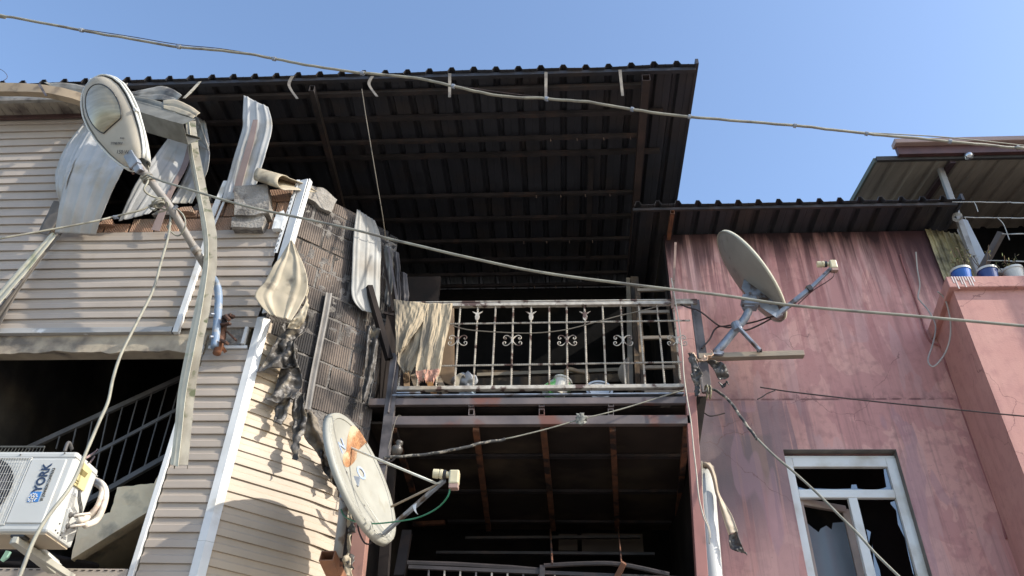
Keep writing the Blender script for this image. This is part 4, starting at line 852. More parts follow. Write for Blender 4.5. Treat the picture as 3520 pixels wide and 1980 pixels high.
# gutters
def gutter(name, path, wdt, dep, material, label, out, th=0.004, nseg=6, twist_=None):
    c = cr(path, nseg); mb = MB(); m_ = 9; n = len(c)
    for i, p in enumerate(c):
        t = (c[min(i + 1, n - 1)] - c[max(i - 1, 0)]).normalized(); ov = Vector(out).normalized()
        if twist_: ov = Matrix.Rotation(twist_ * i / (n - 1), 3, t) @ ov
        ov = (ov - t * ov.dot(t)).normalized(); sv = t.cross(ov)
        pr = [(-0.5, 1.0), (-0.5, 0.5), (-0.5, 0.0), (-0.2, 0.0), (0.2, 0.0), (0.5, 0.0), (0.5, 0.5), (0.5, 1.0), (0.42, 1.0)]
        for a, b in pr: mb.v.append(p + sv * a * wdt - ov * b * dep + sv * 0.006 * noise.noise(p * 7 + Vector((a, b, 0))))
    for i in range(n - 1):
        for j in range(m_ - 1):
            q = i * m_ + j; mb.f.append((q, q + 1, q + m_ + 1, q + m_))
    o = obj(name, mb, material, None, solid=th)
    if label: tag(o, label, 'gutter', 'detached gutters of the cream house')
    return o
g1 = gutter('gutter', PL([(655, 415, 5.75), (668, 520, 5.72), (690, 640, 5.7), (722, 780, 5.7), (726, 900, 5.7), (702, 1050, 5.72), (672, 1200, 5.75), (648, 1350, 5.8), (635, 1480, 5.82), (622, 1598, 5.82)]), 0.10, 0.07, gutterm, 'long bent gutter strip hanging down in front of the cream siding', (0.45, -1, 0))
mb = ribbon(PL([(640, 415, 5.76), (652, 520, 5.72), (672, 640, 5.7), (695, 790, 5.68), (700, 900, 5.68), (672, 1050, 5.7), (640, 1200, 5.72), (612, 1350, 5.76), (600, 1480, 5.8), (585, 1595, 5.8)]),
            PL([(650, 415, 5.73), (662, 520, 5.68), (684, 640, 5.66), (712, 790, 5.65), (716, 900, 5.65), (696, 1050, 5.66), (668, 1200, 5.69), (640, 1350, 5.73), (626, 1480, 5.77), (612, 1605, 5.77)]), nu=6, nv=4, ribs=1, depth=0.006)
o = obj('gutter_lip', mb, gutterw, g1, solid=0.004)
o.location = (0, 0, 0); 
for v in o.data.vertices: pass
gutter('gutter', PL([(385, 385, 5.6), (470, 412, 5.55), (560, 440, 5.5), (638, 462, 5.45)]), 0.22, 0.16, mat('shaded_grey', (0.17, 0.165, 0.14), (0.11, 0.105, 0.085), rough=0.5, scale=7), 'short box gutter jutting out right of the street lamp head', (0.1, -0.35, -1))  # the box gutter's shade is put into this darker grey
panel('gutter_flap', PL([(560, 345, 5.5), (600, 343, 5.48), (650, 362, 5.44), (688, 388, 5.42)]), PL([(562, 372, 5.48), (600, 385, 5.46), (640, 398, 5.42), (662, 408, 5.40)]), panelb, 'flared pale end flap of the short box gutter beside the lamp', 'gutter flap', ribs=1, nv=10)
panel('gutter_flap', PL([(400, 322, 5.6), (470, 330, 5.56), (560, 352, 5.5), (640, 390, 5.44)]), PL([(400, 342, 5.58), (470, 355, 5.54), (560, 385, 5.48), (650, 412, 5.42)]), mat('shaded_grey', (0.22, 0.21, 0.17), (0.15, 0.14, 0.11), rough=0.5, scale=7), 'shade-toned grey upper lip of the short box gutter', 'gutter flap', ribs=1, nv=8)
gutter('gutter', PL([(-80, 300, 5.72), (60, 300, 5.72), (160, 306, 5.72), (250, 325, 5.74), (330, 352, 5.8)]), 0.13, 0.08, mat('brown_gutter', (0.34, 0.26, 0.17), (0.26, 0.20, 0.13), rough=0.55, scale=4, c3=(0.12, 0.09, 0.06), s3=4, cut3=(0.56, 0.7)), 'beige gutter length bulging along the eave at the top left', (0, -1, -0.25), twist_=-0.5)
panel('gutter_flap', PL([(150, 283, 5.86), (240, 286, 5.86), (330, 305, 5.86), (440, 315, 5.86), (560, 296, 5.84), (625, 325, 5.8)]), PL([(250, 330, 5.9), (280, 338, 5.9), (330, 345, 5.9), (440, 345, 5.9), (540, 345, 5.86), (600, 350, 5.8)]), panelg, 'grey twisted gutter sheet lying along the eave behind the lamp head', 'gutter flap', ribs=1, nv=10, crumple=0.02)
for k, (a, b, lb) in enumerate([((430, 288, 5.8), (398, 322, 5.65), 'small gutter bracket right behind the lamp head'), ((682, 282, 5.8), (628, 338, 5.5), 'thin bracket joining the eave to the flared gutter end'), ((130, 290, 5.68), (155, 330, 5.66), 'dark bracket on the beige gutter at the top left')]):
    p, q = P(*a), P(*b); tag(obj('gutter_bracket', ribbon([p, p.lerp(q, .5), q], [p + Vector((.03, 0, .01)), p.lerp(q, .5) + Vector((.03, .01, 0)), q + Vector((.03, 0, 0))], nv=2), gutterm if k != 2 else steelg, None, solid=0.006), lb, 'bracket', 'gutter brackets')

# ================================================================== STREET LAMP
tip, neck = P(313, 276, 4.80), P(470, 562, 5.05)
LA = (tip - neck); LL = LA.length; LA.normalize()
view = (tip - Vector((0, 0, CZ))).normalized()
vv = (neck.lerp(tip, 0.5) - Vector((0, 0, CZ))).normalized(); nv_ = (-vv - LA * (-vv).dot(LA)).normalized(); rr = nv_.cross(LA).normalized()
if rr.dot(right) < 0: rr = -rr
nL = (nv_ * math.cos(math.radians(27)) - rr * math.sin(math.radians(27))).normalized(); sL = LA.cross(nL).normalized()
if sL.dot(right) < 0: sL = -sL
lamp = thing('street_lamp', P(745, 1200, 6.1), 'cobra-head street lamp on a bent pipe arm fixed to the cream house', 'street lamp')
def outline(t): # half width along the head, 0 neck .. 1 tip
    pts = [(0, 0.06), (0.04, 0.085), (0.12, 0.115), (0.25, 0.15), (0.45, 0.185), (0.62, 0.195), (0.75, 0.187), (0.86, 0.158), (0.94, 0.115), (0.98, 0.07), (1.0, 0.0)]
    for (a, b), (c_, d) in zip(pts, pts[1:]):
        if t <= c_:
            s_ = (t - a) / (c_ - a); s_ = s_ * s_ * (3 - 2 * s_) if False else s_; return (b + (d - b) * s_) * LL * 1.08
    return 0
NT, NS = 28, 20
def headpt(u, v, top=True):
    t = 1 - (1 - u) ** 1.35; hw = outline(t) * 1.08 + 1e-4; an = math.pi * v
    x = math.cos(an) * hw; h = math.sin(an) ** 0.6 * (0.15 if top else 0.0) * min(1, hw / 0.08)
    return neck + LA * (LL * t) + sL * x - nL * h
mb = MB().grid(lambda u, v: headpt(u, v), NT, NS); obj('housing', mb, lampw, lamp, smooth=True, solid=0.006)
ring = [neck + LA * LL * (1 - (1 - i / NT) ** 1.35) + sL * outline(1 - (1 - i / NT) ** 1.35) * 1.08 for i in range(NT + 1)] + [neck + LA * LL * (1 - (1 - i / NT) ** 1.35) - sL * outline(1 - (1 - i / NT) ** 1.35) * 1.08 for i in range(NT, -1, -1)]
obj('rim', MB().tube([r_ + nL * 0.004 for r_ in ring], 0.010, 6), lampw, lamp, smooth=True)
obj('rim', MB().tube([r_ - nL * 0.035 + (r_ - (neck + LA * LL * 0.55)).normalized() * 0.012 for r_ in ring], 0.012, 6), lampw, lamp, smooth=True)
def underpt(u, v):
    t = 1 - (1 - u) ** 1.35; hw = outline(t) * 0.97; x = (v * 2 - 1) * hw
    return neck + LA * (LL * t * 0.985 + 0.003) + sL * x + nL * (0.012 + 0.05 * (1 - (v * 2 - 1) ** 4) * min(1, hw / (0.12 * LL)))
obj('under_cover', MB().grid(underpt, NT, NS), lampt, lamp, smooth=True)
def lenspt(u, v):
    r_ = u; an = v * 2 * math.pi; ex, ey = 0.150 * LL, 0.27 * LL
    x = math.cos(an) * ex * r_; y = math.sin(an) * ey * r_
    y = max(y, -0.20 * LL)
    return neck + LA * (LL * 0.61 + y) + sL * x + nL * (0.066 + 0.035 * (1 - r_ ** 2))
obj('lens', MB().grid(lenspt, 10, 36), lens, lamp, smooth=True)
obj('lens_gasket', MB().tube([lenspt(1.0, i / 36) for i in range(37)], 0.006, 6), blackp, lamp, smooth=True)
obj('latch', MB().box(neck + LA * LL * 0.42 + sL * (outline(0.42) * 1.1) - nL * 0.01 if False else neck + LA * LL * 0.42 - sL * 0 + sL * outline(0.42) * 1.13, (0.04, 0.03, 0.05), (LA, sL, nL)), lampw, lamp, bevel=0.004)
obj('latch', MB().box(tip - LA * 0.005 - nL * 0.01, (0.03, 0.03, 0.05), (LA, sL, nL)), lampw, lamp, bevel=0.004)
# which side is "up" for the text: reads from the photograph left to right
tx = sL; txt_x = (right - vv * (right.dot(nL) / vv.dot(nL))).normalized(); txt_y = txt_x.cross(vv); txt_y = (-down - vv * ((-down).dot(nL) / vv.dot(nL))).normalized()
uo = neck + nL * 0.068
ty = LA
def ltxt(s, size, t, x, mt): return text_mesh(s, size, neck + LA * LL * t + tx * x + nL * 0.075, txt_x, (txt_y - txt_x * txt_y.dot(txt_x)).normalized(), mt, 'lettering', lamp, depth=0.003)
ltxt('150 W', 0.052, 0.155, -0.095, inkm); ltxt('SYMETRY', 0.034, 0.265, -0.10, inkm); ltxt('ROAD', 0.018, 0.245, 0.01, inkm)
sp = neck - LA * 0.02 + nL * 0.02
obj('spigot', MB().box(neck + LA * 0.03 + nL * 0.035, (0.16, 0.10, 0.06), (LA, sL, nL)).box(neck - LA * 0.06 + nL * 0.02, (0.12, 0.065, 0.065), (LA, sL, nL)), galv, lamp, bevel=0.006)
for k in (0, 1): obj('bolt', MB().lathe([(0.001, 0), (0.011, 0), (0.011, 0.02), (0.001, 0.02)], neck - LA * (0.03 + 0.06 * k) - tx * 0.05 + nL * 0.03, -tx, 8), rustm, lamp)
armp = [neck + LA * 0.02, P(578, 702, 5.28), P(640, 805, 5.5), P(690, 890, 5.72), P(722, 942, 5.86), P(742, 975, 5.98), P(751, 1010, 6.02), P(749, 1080, 6.03), P(738, 1195, 6.03)]
ap = cr(armp, 8)
obj('arm', MB().tube(ap[:34], 0.036, 14), pipeg, lamp, smooth=True); obj('arm', MB().tube(ap[32:], 0.037, 14), pipeb, lamp, smooth=True, label='blue-painted lower end of the arm')
for c0, r_ in ((ap[3], 0.046), (ap[26 - 6], 0.043)): obj('sleeve', MB().tube([c0, c0 + (ap[8] - ap[0]).normalized() * 0.06], r_, 14), pipeg, lamp, smooth=True)
# bracket
obj('bracket_pipe', MB().tube(PL([(768, 1105, 6.08), (763, 1160, 6.08), (745, 1215, 6.05)]), [0.035, 0.036, 0.038], 12), rustm, lamp, smooth=True)
mb = MB()
for a, b, w_ in [((768, 1095, 6.1), (800, 1085, 6.0), 0.06), ((770, 1130, 6.08), (812, 1170, 6.06), 0.035), ((760, 1170, 6.02), (782, 1180, 6.0), 0.05), ((755, 1118, 6.04), (792, 1112, 6.0), 0.04)]: mb.beam(P(*a), P(*b), w_, w_ * 0.5)
mb.tube([P(775, 1085, 6.0), P(788, 1100, 5.98)], 0.02, 8); obj('clamp', mb, mat('dark_rust', (0.07, 0.04, 0.03), (0.12, 0.06, 0.04), rough=0.85, scale=16, bump=0.5), lamp, bevel=0.006)
for a in ((735, 1080), (732, 1158)): obj('bolt', MB().tube([P(*a, 5.99), P(a[0] - 10, a[1], 5.97)], 0.012, 8), galv, lamp)
obj('wall_plate', MB().beam(P(765, 1195, 6.09), P(772, 1205, 6.09), 0.06, 0.03), rustm, lamp)

# ================================================================== CABLES
DD = 3520 / 2576
def D(l): return PL([(x * DD, y * DD, Y) for x, y, Y in l])
mc = [(-900, -160, 3.4), (-60, 30, 4.0), (0, 38, 4.0), (205, 76, 4.1), (330, 98, 4.15), (450, 118, 4.2), (600, 132, 4.25), (690, 148, 4.3), (780, 165, 4.3), (912, 184, 4.35), (1050, 197, 4.4), (1140, 217, 4.4), (1250, 240, 4.45), (1375, 249, 4.5), (1480, 257, 4.5), (1590, 275, 4.55), (1735, 294, 4.6), (2000, 316, 4.7), (2180, 336, 4.8), (2390, 356, 4.9), (2576, 374, 5.0), (2640, 380, 5.0), (3500, 470, 5.9)]
oc = cable('overhead_cable', D(mc), 0.0122, cableg, 'thick pale overhead cable sagging across the sky in front of the big roof', jig=0.006)
for (x, y, Y) in [(205, 76, 4.1), (450, 118, 4.2), (690, 148, 4.3), (912, 184, 4.35), (1140, 217, 4.4), (1375, 249, 4.5), (1590, 275, 4.55), (1735, 294, 4.6), (2000, 316, 4.7), (2180, 336, 4.8), (2390, 356, 4.9), (2560, 372, 5.0)]:
    a = P(x * DD - 5, y * DD - 1, Y); b = P(x * DD + 5, y * DD + 1, Y); obj('cable_clip', MB().tube([a, b], 0.020, 8), galv, oc)
cable('messenger_wire', D([(205, 73, 4.1), (330, 92, 4.15), (450, 112, 4.2), (560, 123, 4.25), (690, 145, 4.3)]), 0.0035, cabled, 'thin dark wire shadowing the overhead cable at the upper left', 'wire')
cable('messenger_wire', D([(1140, 214, 4.4), (1250, 231, 4.45), (1375, 246, 4.5)]), 0.0035, cabled, 'thin dark wire above the overhead cable in front of the roof', 'wire')
cable('messenger_wire', D([(2180, 334, 4.8), (2300, 340, 4.85), (2400, 347, 4.9), (2576, 366, 5.0), (2640, 374, 5.0)]), 0.005, cableg, 'thin wire running over the overhead cable at the far right', 'wire')
cable('span_cable', D([(372, 440, 5.0), (400, 453, 4.98), (480, 478, 4.9), (620, 519, 4.85), (750, 547, 4.8), (900, 580, 4.7), (980, 601, 4.7), (1060, 620, 4.65), (1170, 646, 4.6), (1360, 685, 4.6), (1590, 716, 4.6), (1810, 742, 4.6), (2000, 769, 4.6), (2300, 795, 4.6), (2576, 820, 4.6), (2660, 826, 4.6), (3500, 860, 4.8)]), 0.0105, cableg, 'pale cable running from the lamp neck right across the balcony and pink wall')
cable('feeder_cable', D([(-700, 700, 4.3), (-60, 610, 4.9), (0, 600, 4.95), (130, 577, 5.1), (240, 556, 5.2), (290, 544, 5.3), (350, 530, 5.35), (380, 520, 5.38), (420, 528, 5.4)]), 0.0095, cableg, 'pale cable coming from the left edge to the lamp arm')
cable('drop_cable', D([(432, 520, 5.4), (428, 560, 5.35), (422, 600, 5.3), (405, 660, 5.2), (385, 730, 5.1), (345, 810, 5.0), (305, 890, 4.95), (285, 950, 4.9), (272, 1010, 4.85), (250, 1060, 4.8), (220, 1130, 4.75), (180, 1220, 4.6), (120, 1300, 4.5), (85, 1360, 4.4), (50, 1449, 4.3), (30, 1500, 4.3), (10, 1900, 4.4)]), 0.0115, cableg, 'thick pale cable dropping from the lamp arm past the air conditioner')
mb = MB()
arm_c = [P(502, 606, 5.12), P(540, 690, 5.22), P(590, 745, 5.35), P(620, 790, 5.45)]
def coil(c0, r_, n, ax, pitch=0.03):
    ax = Vector(ax).normalized(); a = ax.orthogonal().normalized(); b = ax.cross(a); return [c0 + ax * pitch * i / 12 + (a * math.cos(i * math.pi / 6) + b * math.sin(i * math.pi / 6)) * (r_ + 0.006 * noise.noise(Vector((i * .7, r_ * 9, 0)))) for i in range(n * 12)]
mb.tube(coil(arm_c[0], 0.048, 3, -LA, 0.025), 0.008, 6); mb.tube(coil(arm_c[1], 0.045, 3, -LA, 0.02), 0.008, 6)
mb.tube(cr(PL([(505, 560, 5.15), (513, 590, 5.13), (508, 625, 5.1), (495, 650, 5.1), (510, 668, 5.15), (540, 680, 5.2), (566, 682, 5.2)]), 6), 0.009, 6)
mb.tube(cr(PL([(512, 712, 5.3), (525, 700, 5.25), (560, 690, 5.25), (578, 700, 5.25), (570, 722, 5.3), (540, 730, 5.3)]), 6), 0.008, 6)
mb.tube(cr(PL([(600, 712, 5.3), (630, 740, 5.32), (637, 775, 5.35), (622, 805, 5.4), (602, 808, 5.42), (575, 780, 5.35), (590, 770, 5.35)]), 6), 0.008, 6)
mb.tube(cr(PL([(520, 712, 5.3), (528, 700, 5.28), (540, 705, 5.28), (535, 722, 5.28), (518, 718, 5.28), (512, 705, 5.28)]), 5), 0.008, 6)
tag(obj('cable_loops', mb, cableg, None, smooth=True), 'tangle of pale cable loops wound round the lamp arm', 'cable')
for q_, ax_, n_, lb in [((390, 747, 5.28), (1, 0, 0.1), 4, 'bluish wire tie on the pale cable left of the lamp arm'), ((596, 722, 5.3), (0.3, 0, 1), 5, 'tangled bluish wire tie on the lamp arm itself'), ((576, 805, 5.32), (0, 0, -1), 5, 'bluish wire tie wound where the thick drop cable begins')]:
    tag(obj('wire_tie', MB().tube(coil(P(*q_), 0.016, n_, ax_, 0.011), 0.003, 5), galv, None), lb, 'wire tie', 'wire ties at the lamp arm')
cable('hanging_wire', D([(910, 224, 5.95), (920, 290, 6.0), (935, 380, 6.1), (950, 470, 6.3), (962, 540, 6.5), (970, 600, 6.75)]), 0.005, mat('dull_wire', (0.16, 0.14, 0.11)), 'thin wire hanging down from the big roof eave to the brick wall', 'wire')
cable('burnt_cable', D([(965, 1153, 6.6), (1020, 1147, 6.6), (1090, 1141, 6.62), (1150, 1129, 6.65), (1210, 1115, 6.7), (1270, 1105, 6.75)]), 0.014, cableb, 'thick burnt black cable sagging below the balcony beams', jig=0.012, n=16)
cable('service_cable', D([(1270, 1104, 6.75), (1300, 1098, 6.75), (1380, 1078, 6.8), (1460, 1055, 6.85), (1560, 1030, 6.9), (1690, 990, 6.95), (1720, 982, 6.97)]), 0.007, cableg, 'thin pale cable climbing across the scorched balcony beam')
o = obj('plastic_knot', MB().grid(lambda u, v: P(1998 + 17 * math.cos(v * 6.283) * math.sin(u * 3.14) + 14 * noise.noise(Vector((u * 9, v * 9, 0))), 1440 + 16 * math.cos(u * 3.14) + 14 * noise.noise(Vector((u * 9, v * 9, 5))), 6.83 + 0.05 * math.sin(v * 6.283) * math.sin(u * 3.14)), 14, 18), mat('ragged_plastic', (0.28, 0.28, 0.24), (0.08, 0.08, 0.07), rough=0.5, scale=18), None); tag(o, 'ragged clump of melted plastic caught on the cable before the beam', 'plastic scrap')
cable('wall_cable', D([(1785, 977, 7.0), (1805, 985, 6.98), (1830, 1005, 6.95), (1850, 1030, 6.9), (1875, 1065, 6.85), (1905, 1105, 6.8)]), 0.014, cableb, 'burnt upper stretch of cable running from the post towards the window', jig=0.012, n=14)
cable('wall_cable', D([(1903, 1102, 6.8), (1950, 1148, 6.7), (2000, 1190, 6.6), (2060, 1245, 6.5), (2115, 1300, 6.4), (2160, 1345, 6.3), (2200, 1390, 6.2), (2260, 1449, 6.1), (2320, 1505, 6.0), (2700, 1900, 5.0)]), 0.0105, cableg, 'pale cable crossing diagonally in front of the broken window')
cable('thin_cable', D([(1912, 974, 7.2), (1950, 980, 7.2), (2000, 987, 7.15), (2200, 1010, 7.0), (2400, 1030, 6.85), (2576, 1047, 6.7), (2650, 1052, 6.7), (3400, 1110, 6.3)]), 0.007, cabled, 'thin dark cable crossing the pink wall towards the right edge')
cable('thin_cable', D([(1950, 982, 7.2), (1930, 990, 7.2), (1918, 998, 7.2), (1905, 1005, 7.2)]), 0.006, cabled, 'short frayed dark cable end on the pink wall', 'cable end')
cable('black_cable', PL([(2318, 1035, 7.0), (2360, 1055, 6.98), (2405, 1070, 6.95), (2460, 1112, 7.0), (2480, 1122, 7.05), (2510, 1118, 7.1), (2550, 1115, 7.1), (2600, 1105, 7.12), (2640, 1092, 7.15), (2662, 1088, 7.15)]), 0.009, cabled, 'dark cable looping from the railing corner to the upper dish')
cable('black_cable', PL([(2412, 1198, 6.98), (2440, 1165, 7.0), (2455, 1135, 7.05), (2475, 1122, 7.06), (2505, 1126, 7.08), (2530, 1120, 7.08), (2560, 1135, 7.08), (2600, 1122, 7.08), (2650, 1096, 7.12)]), 0.009, cabled, 'dark cable rising from the post and under the upper dish arm')
cable('rail_wire', D([(1140, 820, 6.93), (1180, 830, 6.93), (1260, 836, 6.93), (1340, 838, 6.93), (1420, 830, 6.93), (1500, 810, 6.93), (1556, 795, 6.93), (1620, 780, 6.93), (1690, 762, 6.93)]), 0.006, mat('dull_wire', (0.16, 0.14, 0.11)), 'slack thin wire sagging across the balcony railing', 'wire')
cable('white_cable', D([(1689, 700, 6.85), (1696, 740, 6.85), (1706, 800, 6.85), (1716, 880, 6.85), (1720, 940, 6.85), (1728, 1000, 6.85), (1738, 1060, 6.85), (1745, 1130, 6.85), (1752, 1190, 6.85), (1758, 1250, 6.85), (1770, 1300, 6.85), (1782, 1330, 6.85), (1785, 1368, 6.85)]), 0.0065, mat('pale_wire', (0.50, 0.46, 0.38)), 'thin white cable hanging down over the right end of the railing')
p, q = P(2322, 835, 6.9), P(2312, 1060, 6.9)
tag(obj('steel_rod', MB().hollow(p, p.lerp(q, 0.6), 0.025, 0.025, up=(0, 1, 0), t=0.004).beam(p.lerp(q, 0.6), q, 0.03, 0.015, up=(0, 1, 0)), mat('rusty_tube', (0.30, 0.20, 0.16), (0.2, 0.13, 0.1), rough=0.7, scale=9), None), 'rusty square rod standing up above the right end of the railing', 'steel rod')
cable('pink_cable', PL([(x * 0.4142 + 2900, y * 0.4142 + 900, Y) for x, y, Y in [(470, -60, 7.885), (485, 0, 7.885), (530, 130, 7.885), (580, 270, 7.885), (640, 450, 7.885), (690, 610, 7.885), (735, 675, 7.885), (790, 690, 7.87), (830, 750, 7.86), (850, 860, 7.87), (920, 1040, 7.88), (985, 1240, 7.88), (1060, 1449, 7.88), (1150, 1700, 7.88), (1280, 2050, 7.88), (1350, 2300, 7.88)]]), 0.010, mat('painted_cable', (0.33, 0.13, 0.12)), 'pink painted cable running down the inner corner of the pink wall')
cable('loop_cable', PL([(x * 0.4142 + 2900, y * 0.4142 + 900, Y) for x, y, Y in [(600, -80, 7.86), (612, 60, 7.86), (632, 190, 7.86), (618, 290, 7.84), (640, 330, 7.8), (700, 400, 7.7), (755, 500, 7.6), (762, 580, 7.55), (735, 700, 7.5), (702, 800, 7.45), (715, 855, 7.4), (760, 862, 7.38), (835, 770, 7.35), (880, 650, 7.3), (888, 520, 7.25), (870, 400, 7.2), (835, 300, 7.15), (780, 248, 7.1)]]), 0.0085, mat('pale_loop', (0.46, 0.42, 0.37)), 'loose pale cable loop hanging at the bay corner')
for k, (y, yr) in enumerate([(508, 510), (547, 549), (588, 588), (655, 657)]):
    x0 = [2395, 2425, 2520, 2485][k]
    cable('clothes_line', D([(x0, y, 7.2), (2500 if x0 < 2480 else 2540, y + 1, 7.2), (2576, yr, 7.2), (2660, yr, 7.2), (3900, yr - 12, 7.6)]), 0.006, mat('rope_white', (0.45, 0.45, 0.42)), ['topmost washing line on the terrace, starting at the lower roof end', 'second washing line, tied round the terrace post', 'third washing line, starting at the leaning square tube', 'lowest washing line, just above the terrace handrail'][k], 'washing line', n=6, group='washing lines on the terrace', jig=0.006)
mb = MB().tube(coil(P(3290, 752, 7.6), 0.05, 3, (0.4, 0, 1), 0.02), 0.007, 6); mb.tube(cr(PL([(3318, 745, 7.2), (3322, 770, 7.2), (3325, 790, 7.2)]), 4), 0.004, 5)
tag(obj('rope_knot', mb, MT['rope_white'], None), 'rope wound round the terrace post where the washing line ties', 'rope')
cable('wire_end', PL([(3349, 695, 7.18), (3356, 710, 7.18), (3362, 728, 7.18)]), 0.005, MT['rope_white'], 'short string hanging from the topmost washing line', 'string')
cable('wire_end', PL([(3430, 750, 7.18), (3450, 772, 7.18), (3470, 825, 7.18)]), 0.005, MT['rope_white'], 'forked string hanging from the second washing line', 'string')
cable('sky_wire', PL([(-20, 232, 5.8), (5, 240, 5.8), (22, 255, 5.8), (24, 268, 5.8), (10, 278, 5.8)]), 0.003, cabled, 'thin curled wire sticking up over the eave at the far left', 'wire')
# insulator
ins = thing('insulator', P(1370, 1545, 6.9), 'grey porcelain insulator hanging on a hook left under the balcony', 'insulator')
c0 = P(1365, 1545, 6.75)
obj('bell', MB().lathe([(0.001, 0.09), (0.03, 0.085), (0.038, 0.06), (0.022, 0.04), (0.05, 0.02), (0.055, -0.01), (0.04, -0.045), (0.02, -0.06), (0.001, -0.06)], c0, (0.25, -0.1, 1), 18), mat('porcelain', (0.10, 0.09, 0.08), (0.05, 0.045, 0.04), rough=0.35), ins, smooth=True)
obj('hook', MB().tube(cr([c0 + Vector((-0.01, 0, -0.05)), P(1360, 1570, 6.75), P(1345, 1585, 6.8), P(1325, 1580, 6.9)], 5), 0.010, 6), steelg, ins)
cable('thin_loop_wire', PL([(1380, 1428, 6.88), (1365, 1432, 6.88), (1350, 1480, 6.85), (1335, 1540, 6.8), (1330, 1600, 6.75), (1320, 1640, 6.75)]), 0.004, MT['dull_wire'], 'thin wire drooping beside the insulator', 'wire', jig=0.008)
cable('black_wire_end', PL([(2422, 1420, 7.85), (2440, 1430, 7.8), (2465, 1427, 7.8), (2492, 1420, 7.8)]), 0.007, cabled, 'short black wire end sticking out right of the brown post', 'cable end')

# ================================================================== SATELLITE DISHES
def dish_frame(cx, cy, Y, mx, my, ratio, away):
    """unit axes of a dish whose rim reads as an ellipse with major direction (mx, my)"""
    v = ray(cx, cy).normalized()
    e1 = (ray(cx + mx, cy + my).normalized() - v * ray(cx + mx, cy + my).normalized().dot(v)).normalized()
    e2 = v.cross(e1).normalized()
    if (ray(cx + 100, cy).normalized() - v).dot(e2) < 0: e2 = -e2
    n = e2 * math.sqrt(1 - ratio * ratio) + v * ratio * (1 if away else -1)
    return P(cx, cy, Y), e1, n.normalized(), v
def dish_surface(c0, e1, n, R, dp, m_, parent, name='reflector', smooth=True):
    e3 = n.cross(e1).normalized(); mb = MB()
    mb.grid(lambda u, v: c0 + (e1 * math.cos(v * 6.28318) + e3 * math.sin(v * 6.28318)) * R * u - n * dp * (1 - u * u), 16, 56)
    o = obj(name, mb, m_, parent, smooth=True, solid=0.012)
    rim = [c0 + (e1 * math.cos(i / 56 * 6.28318) + e3 * math.sin(i / 56 * 6.28318)) * R for i in range(57)]
    return o, rim, e3
# dish 1: white, faces right
c1, e1, n1, v1 = dish_frame(1250, 1636, 6.02, 200, 455, 0.275, False)
D1 = thing('satellite_dish', P(1165, 1900, 6.6), 'white satellite dish with a blistered orange patch and faded blue letters, beside the chamfered wall', 'satellite dish')
R1 = (P(1345, 1868, 6.02) - P(1140, 1414, 6.02)).length / 2 * 0.845
o, rim, e3 = dish_surface(c1, e1, n1, R1, 0.085, dishw, D1)
sg = 1 if e3.dot(Vector((0, 0, 1))) > 0 else -1
mb = MB()
for i in range(57): pass
a_ = [r_ for r_ in rim]; b_ = [r_ - n1 * 0.05 + (r_ - c1).normalized() * 0.016 for r_ in rim]
mb = MB(); mb.v = a_ + b_; mb.f = [(i, i + 1, i + 58, i + 57) for i in range(56)]; obj('rim', mb, dishw, o, smooth=True, solid=0.008)
obj('rim_crease', MB().tube([c1 + (r_ - c1) * 0.93 - n1 * 0.085 * (1 - 0.93 ** 2) + n1 * 0.006 for r_ in rim], 0.007, 6), dishw, o, smooth=True)
def on_dish(c0, e1, e3, n, R, dp, x, y, off=0.006):   # x, y in dish plane
    u2 = (x * x + y * y) / (R * R); return c0 + e1 * x + e3 * y - n * dp * (1 - u2) + n * off
def dpix(px, py):                                     # where a ray meets the dish plane
    d = ray(px, py); cc = Vector((0, 0, CZ)); t = n1.dot(c1 - n1 * 0.05 - cc) / n1.dot(d); q = cc + d * t - c1; return q.dot(e1), q.dot(e3)
# burnt blister
bp_ = [dpix(*q) for q in [(1196, 1432), (1228, 1450), (1248, 1497), (1240, 1530), (1222, 1560), (1228, 1575), (1218, 1592), (1203, 1602), (1186, 1594), (1184, 1565), (1194, 1548), (1190, 1500), (1192, 1465)]]
cxm = sum(q[0] for q in bp_) / len(bp_); cym = sum(q[1] for q in bp_) / len(bp_)
mb = MB(); nb = 52; bo = cr([Vector((q[0], q[1], 0)) for q in bp_ + [bp_[0]]], 4)
for r_ in range(9):
    for q in bo:
        x = cxm + (q.x - cxm) * r_ / 8; y = cym + (q.y - cym) * r_ / 8
        kk = min(1.0, 0.95 * R1 / math.hypot(x, y)); x *= kk; y *= kk
        h = (1 - (r_ / 8) ** 3) * (0.014 + 0.022 * abs(noise.noise(Vector((x * 22, y * 22, 0)))))
        mb.v.append(on_dish(c1, e1, e3, n1, R1, 0.085, x, y, 0.008 + h))
for r_ in range(8):
    for i in range(len(bo) - 1):
        a = r_ * len(bo) + i; mb.f.append((a, a + 1, a + len(bo) + 1, a + len(bo)))
obj('blistered_patch', mb, burnt_p, o)
def dtext(s, size, px, py, dx, dy, ux, uy):
    x, y = dpix(px, py); p = on_dish(c1, e1, e3, n1, R1, 0.085, x, y, 0.008)
    x2, y2 = dpix(px + dx, py + dy); p2 = on_dish(c1, e1, e3, n1, R1, 0.085, x2, y2, 0.008)
    x3, y3 = dpix(px + ux, py + uy); p3 = on_dish(c1, e1, e3, n1, R1, 0.085, x3, y3, 0.008)
    text_mesh(s, size, p, p2 - p, p3 - p, bluef, 'lettering', o, depth=0.003, bold=0.002)
dtext('O', 0.17, 1228, 1606, 25, 42, 24, -30)
dtext('Z', 0.17, 1158, 1520, 25, 42, 22, -30)
mb = MB()
